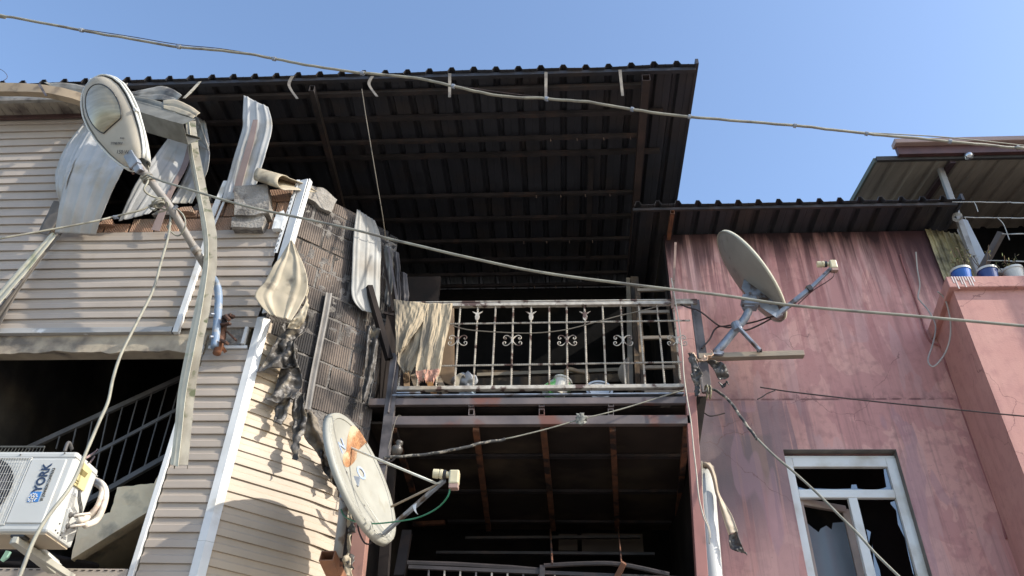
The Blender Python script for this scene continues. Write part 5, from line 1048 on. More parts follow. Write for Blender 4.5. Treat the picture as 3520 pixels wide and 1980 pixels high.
for k in range(5):
    x, y = dpix(*[(1200, 1620), (1238, 1666), (1258, 1735), (1225, 1560), (1270, 1800)][k]); mb.lathe([(0.001, 0.003), (0.010, 0.002), (0.012, 0)], on_dish(c1, e1, e3, n1, R1, 0.085, x, y, 0.006), n1, 8)
obj('drain_holes', mb, inkm, o)
pB = on_dish(c1, e1, e3, n1, R1, 0.085, *dpix(1298, 1845), 0.02)
obj('feed_arm', MB().beam(pB, P(1528, 1650, 5.56), 0.03, 0.03), galv, D1, bevel=0.004)
obj('feed_stay', MB().tube([P(1135, 1510, 6.15), P(1315, 1585, 5.86), P(1500, 1662, 5.58)], 0.010, 8).tube([P(1500, 1662, 5.58), P(1520, 1657, 5.57)], 0.008, 8), mat('stay_rod', (0.62, 0.62, 0.55), (0.5, 0.48, 0.4)), D1, smooth=True)
obj('feed_stay', MB().tube([P(1345, 1742, 5.85), P(1505, 1665, 5.6)], 0.009, 8), rustm if False else mat('brown_rod', (0.35, 0.28, 0.2)), D1, smooth=True)
def lnb(c0, ax, parent, s=1.0):
    ax = Vector(ax).normalized()
    obj('feed_horn', MB().lathe([(0.001, 0.10 * s), (0.034 * s, 0.10 * s), (0.036 * s, 0.06 * s), (0.03 * s, 0.058 * s), (0.03 * s, 0.05 * s), (0.036 * s, 0.048 * s), (0.036 * s, 0.03 * s), (0.024 * s, 0.02 * s), (0.024 * s, -0.02 * s), (0.001, -0.02 * s)], c0, ax, 18), lnbm, parent, smooth=False)
    obj('clamp', MB().lathe([(0.03 * s, 0.0), (0.034 * s, 0.0), (0.034 * s, 0.025 * s), (0.03 * s, 0.025 * s)], c0, ax, 16), blackp, parent)
    b = obj('lnb_body', MB().box(c0 - ax * 0.06 * s + Vector((0, 0, -0.02 * s)), (0.075 * s, 0.07 * s, 0.11 * s)), lnbm, parent, bevel=0.012)
    obj('connector_cap', MB().box(c0 - ax * 0.06 * s + Vector((0, 0, -0.09 * s)), (0.07 * s, 0.06 * s, 0.035 * s)), lnbr, parent, bevel=0.005)
lnb(P(1535, 1632, 5.54), Vector((-1, -0.05, 0.08)), D1, 1.0)
obj('mast', MB().tube([P(1187, 1655, 6.55), P(1178, 1780, 6.58), P(1160, 1915, 6.6)], 0.040, 14), mat('mast_grey', (0.40, 0.39, 0.36), (0.32, 0.31, 0.29), rough=0.5, scale=6, c3=(0.2, 0.16, 0.12), s3=8, cut3=(0.58, 0.66)), D1, smooth=True)
obj('mast_bracket', MB().box(P(1195, 1690, 6.5), (0.10, 0.12, 0.16)).beam(P(1195, 1690, 6.5), c1 - n1 * 0.09, 0.10, 0.08), galv, D1, bevel=0.006)
obj('wall_arm', MB().hollow(P(1125, 1910, 6.35), P(1170, 2010, 6.75), 0.12, 0.09, t=0.008), mat('rust_orange_tube', (0.36, 0.17, 0.09), (0.22, 0.11, 0.07), rough=0.7, scale=6), D1)
obj('clamp', MB().tube([P(1150, 1930, 6.55), P(1172, 1940, 6.5)], 0.02, 8), rustm, D1)
cable('dish_cable', PL([(1548, 1668, 5.54), (1540, 1705, 5.56), (1505, 1745, 5.65), (1440, 1778, 5.75), (1360, 1793, 5.85), (1280, 1800, 6.0), (1220, 1792, 6.3), (1185, 1775, 6.5), (1172, 1750, 6.5)]), 0.0065, cablegreen, 'green cable drooping from the feed of the white dish to its mast', n=10)
cable('dish_cable', PL([(1230, 1775, 6.4), (1232, 1820, 6.4), (1250, 1862, 6.4), (1270, 1870, 6.4), (1276, 1850, 6.4), (1240, 1790, 6.45), (1215, 1760, 6.5)]), 0.007, cabled, 'dark cable loop hanging under the white dish', n=10)
tag(obj('plastic_scrap', ribbon(PL([(1418, 1738, 5.66), (1424, 1755, 5.66), (1434, 1768, 5.67)]), PL([(1432, 1728, 5.66), (1430, 1750, 5.66), (1436, 1770, 5.67)]), nv=4, crumple=0.01), trimw, None, solid=0.003), 'white plastic shred caught on the feed arm of the white dish', 'plastic scrap')
# melted mess behind the dish
for k, (L, R, lb) in enumerate([
    ([(1180, 1690), (1190, 1760), (1188, 1840), (1185, 1985)], [(1205, 1700), (1210, 1770), (1208, 1850), (1215, 1985)], 'pale melted siding curtain beside the pink brown post'),
    ([(1205, 1720), (1212, 1790), (1206, 1880), (1200, 1985)], [(1225, 1730), (1226, 1800), (1222, 1880), (1218, 1985)], 'black melted strip dripping down beside the pink brown post')]):
    o = obj('melted_strip', ribbon(PL([(x, y, 6.95) for x, y in L]), PL([(x, y, 6.92) for x, y in R]), nu=14, nv=12, crumple=0.09, cs=11, seed=k * 4), panelb if k == 0 else char, None, solid=0.008)
    for pl in o.data.polygons: pl.use_smooth = True
    tag(o, lb, 'melted plastic', 'melted strips at the dish mast')

# dish 2: grey back, faces right and away
c2, f1, n2, v2 = dish_frame(2580, 950, 7.05, 215, 308, 0.29, True)
D2 = thing('satellite_dish', P(2470, 1225, 7.0), 'beige grey satellite dish seen from behind on a forked mast before the pink wall', 'satellite dish')
R2 = (P(2690, 1105, 7.05) - P(2468, 795, 7.05)).length / 2 * 0.85
o2, rim2, f3 = dish_surface(c2, f1, n2, R2, 0.11, dishg, D2)
b_ = [r_ + n2 * 0.02 + (r_ - c2).normalized() * 0.004 for r_ in rim2]; a_ = [r_ - n2 * 0.012 + (r_ - c2).normalized() * 0.006 for r_ in rim2]
mb = MB(); mb.v = a_ + b_; mb.f = [(i, i + 1, i + 58, i + 57) for i in range(56)]; obj('rim', mb, mat('rim_cream', (0.52, 0.50, 0.40), (0.45, 0.43, 0.34)), o2, smooth=True, solid=0.008)
YB = 6.93
obj('back_plate', MB().prism(PL([(2560, 948, YB + .05), (2610, 985, YB), (2662, 1033, YB), (2688, 1080, YB), (2668, 1092, YB), (2620, 1060, YB - .03), (2580, 1030, YB - .03), (2548, 990, YB)]), (0.03, 0.05, 0.02)), galv, D2, bevel=0.006)
obj('tilt_bracket', MB().prism(PL([(2553, 1012, YB - .08), (2600, 998, YB - .08), (2612, 1030, YB - .08), (2606, 1052, YB - .08), (2560, 1050, YB - .08), (2550, 1030, YB - .08)]), (0.0, 0.10, 0.0)), galv, D2, bevel=0.006)
mb = MB()
for q in [(2578, 1008), (2605, 1022), (2555, 1030), (2598, 1050)]: mb.tube([P(*q, YB - .12), P(q[0] + 2, q[1], YB - .06)], 0.014, 8)
mb.beam(P(2552, 1048, YB - .06), P(2612, 1050, YB - .06), 0.05, 0.02); obj('bolts', mb, steelg, D2)
obj('mast', MB().tube(cr(PL([(2573, 1042, 6.92), (2572, 1070, 6.93), (2558, 1098, 6.95), (2533, 1128, 6.97), (2500, 1168, 6.99), (2462, 1212, 7.0)]), 5), 0.042, 14), galv, D2, smooth=True)
obj('brace', MB().beam(P(2535, 1122, 6.9), P(2612, 1205, 6.9), 0.05, 0.025).tube([P(2528, 1110, 6.93), P(2538, 1135, 6.93)], 0.05, 12), galv, D2, bevel=0.004)
obj('foot_plate', MB().beam(P(2452, 1217, 6.95), P(2486, 1220, 6.95), 0.10, 0.02).prism(PL([(2450, 1216, 6.9), (2468, 1195, 6.9), (2486, 1218, 6.9)]), (0, 0.02, 0)), galv, D2)
obj('foot_bolt', MB().tube([P(2602, 1205, 6.93), P(2618, 1205, 6.93)], 0.02, 8), blackp, D2)
pA = P(2665, 1088, 6.95)
obj('feed_arm', MB().beam(pA, P(2790, 988, 6.86), 0.045, 0.045).beam(P(2785, 992, 6.86), P(2856, 924, 6.80), 0.036, 0.036), galv, D2, bevel=0.005)
obj('arm_clamp', MB().beam(P(2776, 985, 6.85), P(2788, 1000, 6.85), 0.055, 0.05), blackp, D2)
lnb(P(2842, 908, 6.8), Vector((-1, 0.1, 0.05)), D2, 0.98)
cable('feed_cable', PL([(2868, 930, 6.8), (2865, 950, 6.8), (2840, 970, 6.82), (2800, 995, 6.86), (2760, 1030, 6.9), (2735, 1055, 6.92)]), 0.006, mat('plum_cable', (0.12, 0.06, 0.06)), 'thin plum cable slung below the feed arm of the upper dish')
bm_ = obj('support_beam', MB().beam(P(2400, 1229, 7.0), P(2762, 1218, 7.0), 0.075, 0.06), woodw, None, bevel=0.004); tag(bm_, 'weathered beam sticking out from the railing and carrying the upper dish', 'beam')

# ================================================================== CLOTH AND SCRAPS AT THE BALCONY
cl = thing('curtain', P(1460, 1050, 6.95), 'burnt yellow brown curtain draped over the left end of the balcony railing', 'curtain')
def drape(L, R, seed, nu=14, nv=40, amp=0.02, fr=7):
    def w_(u, v): return 0.7 * amp * (0.3 + u) * math.sin(v * fr * 2 + seed + 1.5 * noise.noise(Vector((u * 2, v * 5, seed)))) + 0.012 * noise.noise(Vector((u * 9, v * 22, seed)))
    return ribbon(L, R, nu=nu, nv=nv, wob=w_)
def raggedy(mb, nv, amp, seed):
    n = len(mb.v) // (nv + 1)
    for i in range(n):
        k = max(0, (i / (n - 1) - 0.75) * 4)
        for j in range(nv + 1):
            mb.v[i * (nv + 1) + j] += Vector((0, 0, amp * k * noise.noise(Vector((j * 0.45, 0, seed)))))
    return mb
m1 = raggedy(drape(PL([(1352, 1030, 6.94), (1358, 1080, 6.92), (1360, 1140, 6.9), (1362, 1222, 6.9)]), PL([(1474, 1044, 6.93), (1455, 1100, 6.9), (1420, 1150, 6.88), (1392, 1185, 6.88)]), 1, amp=0.018, fr=5), 40, 0.12, 3)
obj('upper_fold', m1, cloth, cl, smooth=True, solid=0.004)
m2 = raggedy(drape(PL([(1400, 1044, 6.965), (1395, 1120, 6.95), (1385, 1190, 6.94), (1366, 1240, 6.94), (1392, 1276, 6.94)]), PL([(1490, 1044, 6.965), (1470, 1120, 6.94), (1460, 1180, 6.93), (1432, 1245, 6.92), (1412, 1275, 6.92)]), 2, amp=0.02, fr=5), 40, 0.10, 7)
obj('torn_fold', m2, cloth, cl, smooth=True, solid=0.004)
m3 = raggedy(drape(PL([(1462, 1043, 6.93), (1452, 1120, 6.9), (1440, 1200, 6.88), (1430, 1260, 6.87), (1428, 1300, 6.86)]), PL([(1556, 1044, 6.93), (1545, 1120, 6.9), (1526, 1200, 6.88), (1518, 1260, 6.87), (1505, 1305, 6.86)]), 3, amp=0.024, fr=6), 40, 0.14, 11)
obj('front_fold', m3, cloth, cl, smooth=True, solid=0.004)
mb = raggedy(drape(PL([(1429, 1275, 6.855), (1430, 1290, 6.85), (1440, 1308, 6.85)]), PL([(1512, 1268, 6.855), (1508, 1288, 6.85), (1492, 1310, 6.85)]), 3, nu=8, amp=0.02, fr=6), 40, 0.10, 12)
obj('scorched_hem', mb, clothp, cl, smooth=True, solid=0.004)
tag(obj('cardboard', MB().prism(PL([(1530, 1045, 7.25), (1560, 1045, 7.25), (1562, 1330, 7.35), (1500, 1300, 7.35)]), (0, 0.02, 0)), mat('brown_board', (0.33, 0.23, 0.14), (0.25, 0.17, 0.11), rough=0.8, scale=6), None), 'brown board standing behind the railing just right of the curtain', 'board')
# debris on the floor behind the rail
def pile(name, c0, s, m_, lb, cat, seed):
    mb = MB().grid(lambda u, v: Vector(c0) + Vector((s[0] * math.cos(v * 6.283) * math.sin(u * 3.14159), s[1] * math.sin(v * 6.283) * math.sin(u * 3.14159), s[2] * math.cos(u * 3.14159))) * (1 + 0.5 * noise.noise(Vector((u * 5, math.cos(v * 6.283) * 2, seed)))), 14, 24)
    o = obj(name, mb, m_, None, smooth=True); return tag(o, lb, cat)
for k, (x0, y0, x1, y1, m_) in enumerate([(1375, 1290, 1380, 1350, steelg), (1395, 1250, 1400, 1350, mat('brown_board', (0.33, 0.23, 0.14))), (1420, 1290, 1440, 1350, woodw), (1505, 1300, 1530, 1350, woodw), (1470, 1300, 1492, 1352, mat('orange_wood', (0.45, 0.24, 0.09), (0.35, 0.18, 0.07)))]):
    tag(obj('timber_offcut', MB().beam(P(x0, y0, 7.25), P(x1, y1, 7.12), 0.06, 0.03, up=(0, 1, 0)), m_, None), ['thin grey offcut leaning leftmost behind the railing foot', 'brown offcut leaning behind the left end of the railing', 'pale weathered offcut below the torn curtain', 'pale weathered offcut behind the rail right of the scorched hem', 'orange brown offcut under the scorched curtain hem'][k], 'timber offcut', 'timber offcuts leaning behind the railing')
pile('rag_bundle', P(1600, 1310, 7.22), (0.13, 0.08, 0.09), mat('grey_rag', (0.34, 0.35, 0.36), (0.22, 0.23, 0.25), scale=7), 'grey cloth bundle behind the balcony railing', 'rag', 2)
tag(obj('cloth_strip', ribbon(PL([(1560, 1345, 7.1), (1566, 1300, 7.1), (1580, 1282, 7.12), (1600, 1290, 7.15)]), PL([(1575, 1345, 7.1), (1582, 1305, 7.1), (1592, 1288, 7.12), (1600, 1300, 7.15)]), nv=8, crumple=0.01), panelb, None, solid=0.004), 'cream cloth strip arching beside the grey cloth bundle', 'cloth')
pile('plastic_bottle', P(1605, 1352, 7.12), (0.09, 0.05, 0.035), mat('pale_blue_plastic', (0.40, 0.50, 0.56)), 'pale blue crushed plastic lying under the grey cloth bundle', 'plastic scrap', 4)
tub = thing('plastic_tub', P(1900, 1358, 7.1), 'white plastic tub with green print lying behind the railing', 'tub')
obj('body', MB().lathe([(0.001, 0), (0.085, 0), (0.10, 0.22), (0.106, 0.22), (0.106, 0.235), (0.095, 0.235)], P(1878, 1352, 7.14), (0.55, 0.1, 0.4), 22), bucketg, tub, smooth=False)
tub2 = thing('paint_bucket', P(1925, 1358, 7.1), 'plain white bucket tipped beside the green printed tub', 'bucket')
obj('body', MB().lathe([(0.001, 0), (0.075, 0), (0.09, 0.18), (0.10, 0.18), (0.10, 0.20), (0.085, 0.20)], P(1915, 1360, 7.12), (0.3, 0.1, 0.9), 22), bucketw, tub2)
pl_ = thing('enamel_plate', P(2055, 1355, 7.12), 'round pale dish standing on edge behind the railing', 'plate')
obj('plate', MB().lathe([(0.001, -0.03), (0.07, -0.028), (0.095, 0.0), (0.135, 0.012), (0.14, 0.008)], P(2060, 1340, 7.14), (0.05, -1, 0.35), 30), mat('pale_enamel', (0.50, 0.54, 0.58), (0.42, 0.45, 0.48), rough=0.4), pl_, smooth=True)
obj('rim_dots', MB().lathe([(0.105, 0.006), (0.115, 0.009)], P(2060, 1340, 7.135), (0.05, -1, 0.35), 30), inkm, pl_)
tag(obj('bent_pipe', MB().tube(cr(PL([(1935, 1320, 7.6), (1942, 1285, 7.55), (1955, 1270, 7.5), (1990, 1278, 7.5), (2015, 1285, 7.5), (2020, 1310, 7.5)]), 5), 0.025, 10), mat('brass_like', (0.28, 0.21, 0.13), (0.14, 0.10, 0.07), rough=0.4), None, smooth=True), 'bent brownish pipe lying inside the balcony behind the tub', 'pipe')
tag(obj('sack', MB().grid(lambda u, v: P(2160 - 34 * math.sin(u * 3.14) * (v), 1230 + u * 105, 7.7 + 0.1 * v), 12, 6), woodw, None, solid=0.02), 'pale brown sheet bulging beside the charred inner post', 'sheet')
# melted plastic strips at the right post
for k, (L, R, m_, lb) in enumerate([
    ([(2366, 1215), (2380, 1270), (2378, 1300), (2392, 1330), (2388, 1362)], [(2388, 1218), (2400, 1260), (2416, 1288), (2405, 1325), (2405, 1362)], char, 'drooping grey melted strip wrapped over the right end of the railing'),
    ([(2372, 1210), (2400, 1226), (2425, 1230), (2448, 1205)], [(2385, 1222), (2400, 1236), (2428, 1238), (2440, 1218)], mat('peach_plastic', (0.50, 0.33, 0.22), (0.44, 0.30, 0.21), rough=0.5), 'peach coloured melted strip sagging over the dish beam'),
    ([(2425, 1240), (2450, 1265), (2465, 1295), (2474, 1308)], [(2478, 1242), (2492, 1255), (2500, 1270), (2503, 1287)], char, 'black melted bat-like flap hanging under the dish beam'),
    ([(2472, 1320), (2485, 1314), (2500, 1316)], [(2480, 1325), (2495, 1310), (2509, 1318)], char, 'tiny black scrap dangling below the melted flap')]):
    o = obj('melted_scrap', ribbon(PL([(x, y, 6.88) for x, y in L]), PL([(x, y, 6.84) for x, y in R]), nu=12, nv=14, crumple=0.06, cs=15, seed=k), m_, None, solid=0.008)
    for pp in o.data.polygons: pp.use_smooth = True
    tag(o, lb, 'melted plastic', 'melted scraps at the right end of the railing')
mb = MB()
for k in range(4): mb.tube(coil(P(2425, 1335 + 4 * k, 6.9), 0.035 + 0.008 * k, 2, (1, 0.1, -0.15), 0.03), 0.007, 6)
tag(obj('cable_knot', mb, mat('pale_cable_knot', (0.42, 0.38, 0.24), (0.1, 0.09, 0.07), scale=20), None), 'knot of burnt cable turns tied to the brown right post', 'cable knot')
# leaning black steel tube by the curtain
tag(obj('square_tube', MB().hollow(P(1268, 985, 6.75), P(1338, 1235, 6.95), 0.07, 0.06, t=0.006), soot2, None), 'black square steel tube leaning up beside the rounded white sheet', 'steel tube')

# drainpipe and the torn strip over it
dp = thing('drainpipe', P(2470, 1985, 7.35), 'white plastic drainpipe standing beside the brown post on the pink wall', 'drainpipe')
a, b = P(2424, 1615, 7.3), P(2452, 1985, 7.3); dn = (b - a).normalized(); e = a + dn * (a.z / -dn.z)
obj('pipe', MB().tube([a, b, e], 0.083, 22), pvcw, dp, smooth=True)
obj('pipe_collar', MB().tube([a + Vector((0, 0, -0.02)), a + Vector((0.0, 0, 0.02))], 0.088, 22), mat('dark_collar', (0.16, 0.13, 0.11)), dp, smooth=True)
L = PL([(2398, 1630, 7.2), (2412, 1600, 7.17), (2440, 1620, 7.16), (2462, 1700, 7.18), (2490, 1790, 7.2), (2505, 1840, 7.2), (2512, 1885, 7.2), (2558, 1902, 7.2)])
R = PL([(2415, 1600, 7.2), (2438, 1586, 7.17), (2458, 1620, 7.16), (2478, 1700, 7.18), (2512, 1768, 7.16), (2534, 1825, 7.16), (2548, 1870, 7.18), (2568, 1910, 7.2)])
L2, R2 = L[5:], R[5:]; L, R = L[:6], R[:6]
o = obj('torn_strip', ribbon(L, R, nu=9, nv=12, crumple=0.02, cs=7, wob=lambda u, v: 0.02 * math.sin(v * 5)), mat('torn_cream', (0.48, 0.40, 0.29), (0.34, 0.28, 0.21), rough=0.55, scale=3, c3=(0.10, 0.08, 0.065), s3=2.5, cut3=(0.56, 0.66)), None, solid=0.006); tag(o, 'torn cream strip hooked over the top of the white drainpipe', 'torn strip')
e_ = obj('charred_end', ribbon(L2, R2, nu=12, nv=14, crumple=0.035, cs=16), char, o, smooth=True, solid=0.007)
for pp in o.data.polygons: pp.use_smooth = True
cable('pipe_wire', PL([(2412, 1585, 7.1), (2415, 1700, 7.12), (2422, 1770, 7.14), (2438, 1815, 7.14), (2442, 1850, 7.14)]), 0.005, MT['pale_wire'] if 'pale_wire' in MT else cableg, 'thin white wire dangling down the white drainpipe', 'wire')

# ================================================================== AIR CONDITIONER
AX1, AY0, AY1, AZ1, AZ0 = -3.60, 5.32, 5.66, 4.17, 3.555; AX0 = -4.58
AC = thing('air_conditioner', ((AX0 + AX1) / 2, (AY0 + AY1) / 2, AZ0), 'white outdoor air conditioner unit on a bracket at the lower left', 'air conditioner')
obj('casing', MB().span(AX0, AX1, AY0, AY1, AZ0, AZ1), acw, AC, bevel=0.02)
obj('base_pan', MB().span(AX0 + 0.02, AX1 - 0.02, AY0 + 0.02, AY1 - 0.015, AZ0 - 0.012, AZ0 + 0.001), acu, AC)
obj('lid_seam', MB().span(AX0, AX1 + 0.003, AY0 - 0.003, AY1, AZ1 - 0.05, AZ1 - 0.044), inkm if False else mat('seam_grey', (0.35, 0.35, 0.34)), AC)
YF = AY0 - 0.004
def frame_rect(x0, x1, z0, z1, w_, m_, nm, par):
    mb = MB(); mb.span(x0, x1, YF - 0.004, YF + 0.01, z0, z0 + w_).span(x0, x1, YF - 0.004, YF + 0.01, z1 - w_, z1).span(x0, x0 + w_, YF - 0.004, YF + 0.01, z0 + w_, z1 - w_).span(x1 - w_, x1, YF - 0.004, YF + 0.01, z0 + w_, z1 - w_)
    return obj(nm, mb, m_, par, bevel=0.003)
px1 = P(230, 1583, AY0).x; px0 = P(112, 1580, AY0).x; pz1 = P(180, 1580, AY0).z; pz0 = P(110, 1800, AY0).z
obj('front_panel', MB().span(px0, px1, YF - 0.006, YF + 0.01, pz0, pz1), acw, AC, bevel=0.006)
gx1 = P(105, 1580, AY0).x - 0.0; gz1 = P(50, 1578, AY0).z; gz0 = P(20, 1800, AY0).z; gx0 = gx1 - 0.56
frame_rect(gx0 - 0.012, gx1 + 0.012, gz0 - 0.012, gz1 + 0.012, 0.012, acw, 'grille_frame', AC)
gc = Vector(((gx0 + gx1) / 2 - 0.02, YF - 0.001, (gz0 + gz1) / 2))
obj('fan_opening', MB().lathe([(0.001, 0.0), (0.245, 0.0), (0.25, 0.004)], gc, (0, -1, 0), 40), mat('fan_dark', (0.035, 0.04, 0.05)), AC, smooth=False)
mb = MB()
for k in range(5):
    an = k * 2 * math.pi / 5; mb.prism([gc + Vector((0.05 * math.cos(an), -0.007, 0.05 * math.sin(an))), gc + Vector((0.22 * math.cos(an - 0.1), -0.007, 0.22 * math.sin(an - 0.1))), gc + Vector((0.22 * math.cos(an + 0.55), -0.007, 0.22 * math.sin(an + 0.55))), gc + Vector((0.06 * math.cos(an + 0.6), -0.007, 0.06 * math.sin(an + 0.6)))], (0, 0.003, 0))
obj('fan_blades', mb, mat('fan_blade', (0.10, 0.10, 0.11)), AC)
mb = MB()
n_ = 28
for k in range(n_ + 1):
    x = gx0 + (gx1 - gx0) * k / n_; mb.tube([(x, YF - 0.014, gz0), (x, YF - 0.018, (gz0 + gz1) / 2), (x, YF - 0.014, gz1)], 0.0014, 4)
for k in range(9):
    z = gz0 + (gz1 - gz0) * k / 8; mb.tube([(gx0, YF - 0.012, z), (gx1, YF - 0.012, z)], 0.0016, 4)
obj('grille', mb, wirem, AC)
# lettering, reading upwards
ux_ = Vector((0, 0, 1)); uy_ = Vector((-1, 0, 0))
def actxt(s, size, px, py, mt, bold=0, sx=1.0): text_mesh(s, size, P(px, py, YF - 0.0085), ux_, uy_, mt, 'lettering', AC, depth=0.003, bold=bold, sx=sx)
actxt('YORK', 0.088, 139, 1691, navy, bold=0.003, sx=0.92)
actxt('BY JOHNSON CONTROLS', 0.030, 146, 1721, inkm, sx=0.72)
s0 = P(129, 1725, YF - 0.009); sq_ = 0.078
obj('logo_square', MB().span(s0.x - sq_, s0.x, YF - 0.0085, YF - 0.005, s0.z, s0.z + sq_), bluei, AC)
mb = MB(); lc = Vector((s0.x - sq_ * 0.62, YF - 0.010, s0.z + sq_ * 0.42))
for k in range(3):
    an = k * math.pi / 3 + math.pi / 6; dv = Vector((math.cos(an), 0, math.sin(an))) * 0.030; mb.beam(lc - dv, lc + dv, 0.008, 0.002, up=(0, 1, 0))
    for s_ in (-1, 1):
        for t_ in (-0.6, 0.6):
            q = lc + dv * s_ * 0.55; an2 = an + (0 if s_ > 0 else math.pi) + t_; mb.beam(q, q + Vector((math.cos(an2), 0, math.sin(an2))) * 0.02, 0.006, 0.002, up=(0, 1, 0))
obj('logo_snowflake', mb, trimw, AC)
for q in [(70, 1563), (222, 1558)]: obj('screw', MB().tube([P(*q, AY0 + 0.0), P(*q, AY0 - 0.008)], 0.006, 8), inkm, AC)
for q in [(302, 1590), (190, 1823), (197, 1832), (207, 1840), (212, 1848), (204, 1800)]: obj('screw', MB().tube([PX(*q, AX1), PX(*q, AX1) + Vector((0.006, 0, 0))], 0.006, 8), inkm, AC)
# service cover, wires, valves, pipes on the right flank
def side(pts, off, th, m_, nm): 
    return obj(nm, MB().prism([PX(x * 0.3313, 1500 + y * 0.3313, AX1 + off) for x, y in pts], (th, 0, 0)), m_, AC, bevel=0.004)
side([(850, 265), (935, 355), (848, 572), (742, 500)], 0.0, 0.018, acy, 'service_cover')
side([(838, 325), (912, 385), (880, 428), (812, 375)], 0.019, 0.002, mat('cover_recess', (0.20, 0.16, 0.06)), 'cover_recess')
for a, b in (((788, 445), (815, 470)), ((778, 468), (806, 495))): obj('cover_slot', MB().beam(PX(a[0] * .3313, 1500 + a[1] * .3313, AX1 + 0.02), PX(b[0] * .3313, 1500 + b[1] * .3313, AX1 + 0.02), 0.006, 0.005), MT['cover_recess'], AC)
side([(740, 508), (800, 545), (812, 640), (720, 590)], 0.0, 0.0015, mat('rating_sticker', (0.55, 0.56, 0.55), (0.45, 0.46, 0.46), scale=40), 'rating_sticker')
side([(690, 745), (735, 790), (640, 1010), (628, 990)], 0.0, 0.02, acw, 'valve_plate')
ph = lambda x, y, o=0.03: PX(x * .3313, 1500 + y * .3313, AX1 + o)
for k in range(3): obj('wire', MB().tube(cr([ph(815 + 8 * k, 560), ph(810 + 14 * k, 660, 0.05), ph(825 + 14 * k, 740, 0.04), ph(825 + 10 * k, 830, 0.03)], 6), 0.004, 6), blackp, AC, smooth=True)
for (x, y) in ((720, 815), (690, 930)):
    obj('valve', MB().lathe([(0.001, 0), (0.022, 0), (0.022, 0.015), (0.014, 0.018), (0.014, 0.04), (0.02, 0.042), (0.02, 0.06), (0.001, 0.062)], ph(x, y, 0.015), (1, 0.1, 0), 8), mat('valve_brass', (0.22, 0.20, 0.17), (0.12, 0.11, 0.10), rough=0.4), AC)
obj('refrigerant_pipe', MB().tube(cr([ph(770, 825, 0.06), ph(840, 810, 0.10), ph(930, 800, 0.13)], 5), 0.010, 8), insul, AC, smooth=True)
obj('refrigerant_pipe', MB().tube(cr([ph(730, 935, 0.06), ph(800, 925, 0.10), ph(880, 912, 0.13)], 5), 0.010, 8), insul, AC, smooth=True)
Yp = 5.65
obj('insulated_pipe', MB().tube(cr([ph(830, 870, .1), P(300, 1780, Yp), P(335, 1745, Yp), P(352, 1700, Yp + .05), P(350, 1675, Yp + .1), P(325, 1658, Yp + .2)], 8), 0.026, 12), insul, AC, smooth=True)
obj('insulated_pipe', MB().tube(cr([ph(880, 925, .12), P(330, 1790, Yp), P(352, 1750, Yp), P(364, 1700, Yp + .05), P(352, 1665, Yp + .1), P(322, 1648, Yp + .2)], 8), 0.023, 12), insul, AC, smooth=True)
# bracket
br = thing('wall_bracket', (-4.0, 5.9, 3.4), 'white steel bracket carrying the air conditioner', 'bracket')
bxx = P(60, 1845, 5.35).x
obj('bracket_arm', MB().span(bxx - 0.02, bxx + 0.02, 5.33, 6.16, AZ0 - 0.075, AZ0 - 0.03), mat('bracket_paint', (0.42, 0.41, 0.36), (0.36, 0.35, 0.30), rough=0.5, scale=5), br, bevel=0.004)
obj('bracket_brace', MB().beam(P(55, 1845, 5.36), P(185, 1950, 6.05), 0.06, 0.10), MT['bracket_paint'], br, bevel=0.004)
obj('bracket_brace', MB().beam(P(90, 1838, 5.42), P(200, 1945, 6.08), 0.05, 0.02), framem, br)
obj('rubber_foot', MB().span(bxx - 0.05, bxx + 0.05, 5.34, 5.42, AZ0 - 0.03, AZ0 - 0.004), blackp, br, bevel=0.006)
# wire shelf above the unit
ws = thing('wire_shelf', (-4.1, 5.8, AZ1 + 0.02), 'dark wire mesh shelf lying just above the air conditioner', 'wire shelf')
mb = MB()
x1 = P(205, 1545, 5.62).x; zt_ = AZ1 + 0.05
for yy in (5.45, 5.6, 5.75): mb.tube([(-4.9, yy, zt_), (x1, yy, zt_)], 0.008, 6)
for k in range(34): mb.tube([(-4.9 + (x1 + 4.9) * k / 33, 5.43, zt_), (-4.9 + (x1 + 4.9) * k / 33, 5.78, zt_ + 0.005)], 0.003, 4)
for k in range(34): mb.tube([(-4.9 + (x1 + 4.9) * k / 33, 5.44, zt_), (-4.9 + (x1 + 4.9) * (k + 1) / 34, 5.44, zt_ + 0.045)], 0.0025, 4)
mb.tube([(-4.9, 5.44, zt_ + 0.045), (x1, 5.44, zt_ + 0.045)], 0.007, 6)
obj('mesh', mb, mat('shelf_wire', (0.10, 0.10, 0.09)), ws)
obj('shelf_arm', MB().tube(cr(PL([(222, 1553, 5.6), (232, 1525, 5.62), (240, 1524, 5.65), (248, 1545, 5.7)]), 5), 0.014, 8), stm, ws, smooth=True)
tag(obj('string', MB().tube(cr(PL([(295, 1575, 6.3), (315, 1562, 6.5), (332, 1550, 6.75), (335, 1545, 6.78)]), 5), 0.010, 6).tube(PL([(310, 1590, 6.4), (325, 1570, 6.6)]), 0.008, 6), mat('faded_pink_cloth', (0.42, 0.30, 0.28)), None), 'faded pink rag tied to the stair railing behind the air conditioner', 'rag')
tag(obj('green_sign_scrap', MB().prism(PL([(0, 1925, 5.9), (20, 1892, 5.9), (34, 1895, 5.9), (22, 1915, 5.9), (4, 1928, 5.9)]), (0, 0.03, 0)), mat('mint_plastic', (0.35, 0.6, 0.48)), None), 'mint green plastic scrap under the air conditioner at the left edge', 'plastic scrap')
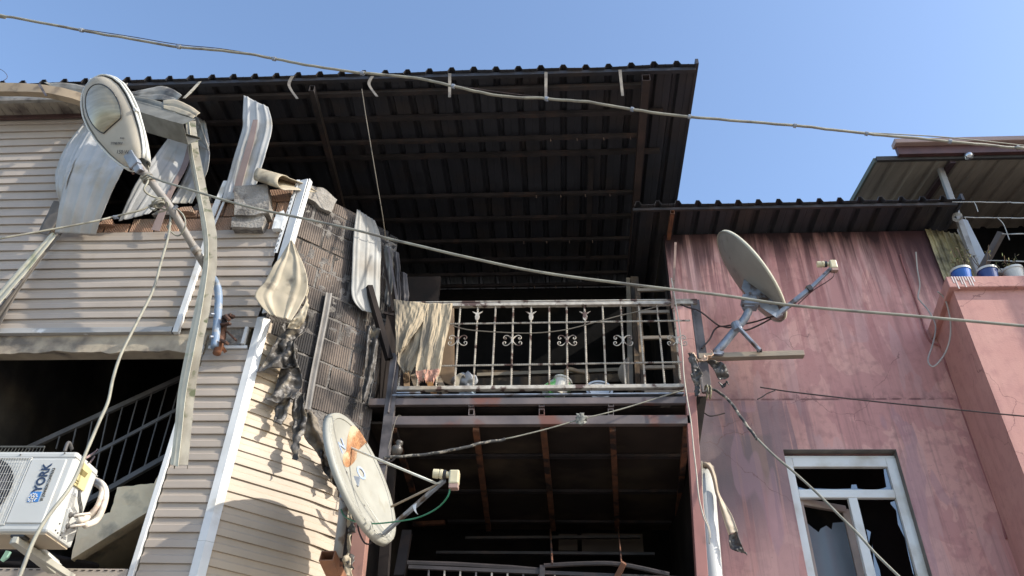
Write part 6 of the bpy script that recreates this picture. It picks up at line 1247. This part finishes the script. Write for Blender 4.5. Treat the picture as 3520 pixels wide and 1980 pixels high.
pile('rubble_heap', P(60, 1945, 6.7), (0.7, 0.2, 0.1), soot2, 'dark rubble heap on the sill beneath the air conditioner', 'rubble', 9)

# ================================================================== TERRACE POTS
def pot(cx, Y, m_, lb, r_=0.17, plant=None):
    q = P(cx, 1000, Y); q.z = 6.93
    t = thing('plant_bucket', q, lb, 'bucket', 'plant buckets on the terrace edge')
    b = obj('bucket', MB().lathe([(0.001, 0), (r_ * 0.8, 0), (r_, 0.15), (r_ * 1.07, 0.15), (r_ * 1.07, 0.175), (r_ * 0.97, 0.175), (r_ * 0.9, 0.14), (0.001, 0.14)], q, (0, -0.05, 1), 28), m_, t, smooth=False)
    obj('rim', MB().lathe([(r_ * 1.0, 0.152), (r_ * 1.09, 0.152), (r_ * 1.09, 0.178), (r_ * 1.0, 0.178)], q, (0, -0.05, 1), 28), bucketw, t)
    if plant:
        R = random.Random(int(cx)); mb = MB(); ml = MB()
        for k in range(plant):
            a = q + Vector((R.uniform(-.07, .07), R.uniform(-.07, .07), 0.14)); b_ = a + Vector((R.uniform(-.14, .14), R.uniform(-.1, .1), R.uniform(.12, .36))); mb.tube([a, a.lerp(b_, .5) + Vector((R.uniform(-.03, .03), 0, 0)), b_], 0.004, 4)
            for j in range(9):
                c_ = a.lerp(b_, R.uniform(.4, 1)) + Vector((R.uniform(-.03, .03), R.uniform(-.03, .03), R.uniform(-.02, .02))); u = Vector((R.uniform(-1, 1), R.uniform(-1, 1), R.uniform(-1, 1))).normalized() * 0.022; w_ = u.orthogonal().normalized() * 0.012
                ml.add([c_ - u, c_ + w_, c_ + u, c_ - w_], [(0, 1, 2, 3)])
        obj('stems', mb, timber, t); obj('leaves', ml, leafd, t)
    return t
pot(3327, 7.03, bucketb, 'bright blue plant bucket with a white rim and dry plant on the terrace edge', 0.095, 9)
pot(3420, 7.03, bucketn, 'navy blue plant bucket right of the terrace post', 0.095, 3)
pot(3510, 7.03, bucketw, 'whitish plant bucket nearest the right edge of the terrace', 0.095, 5)
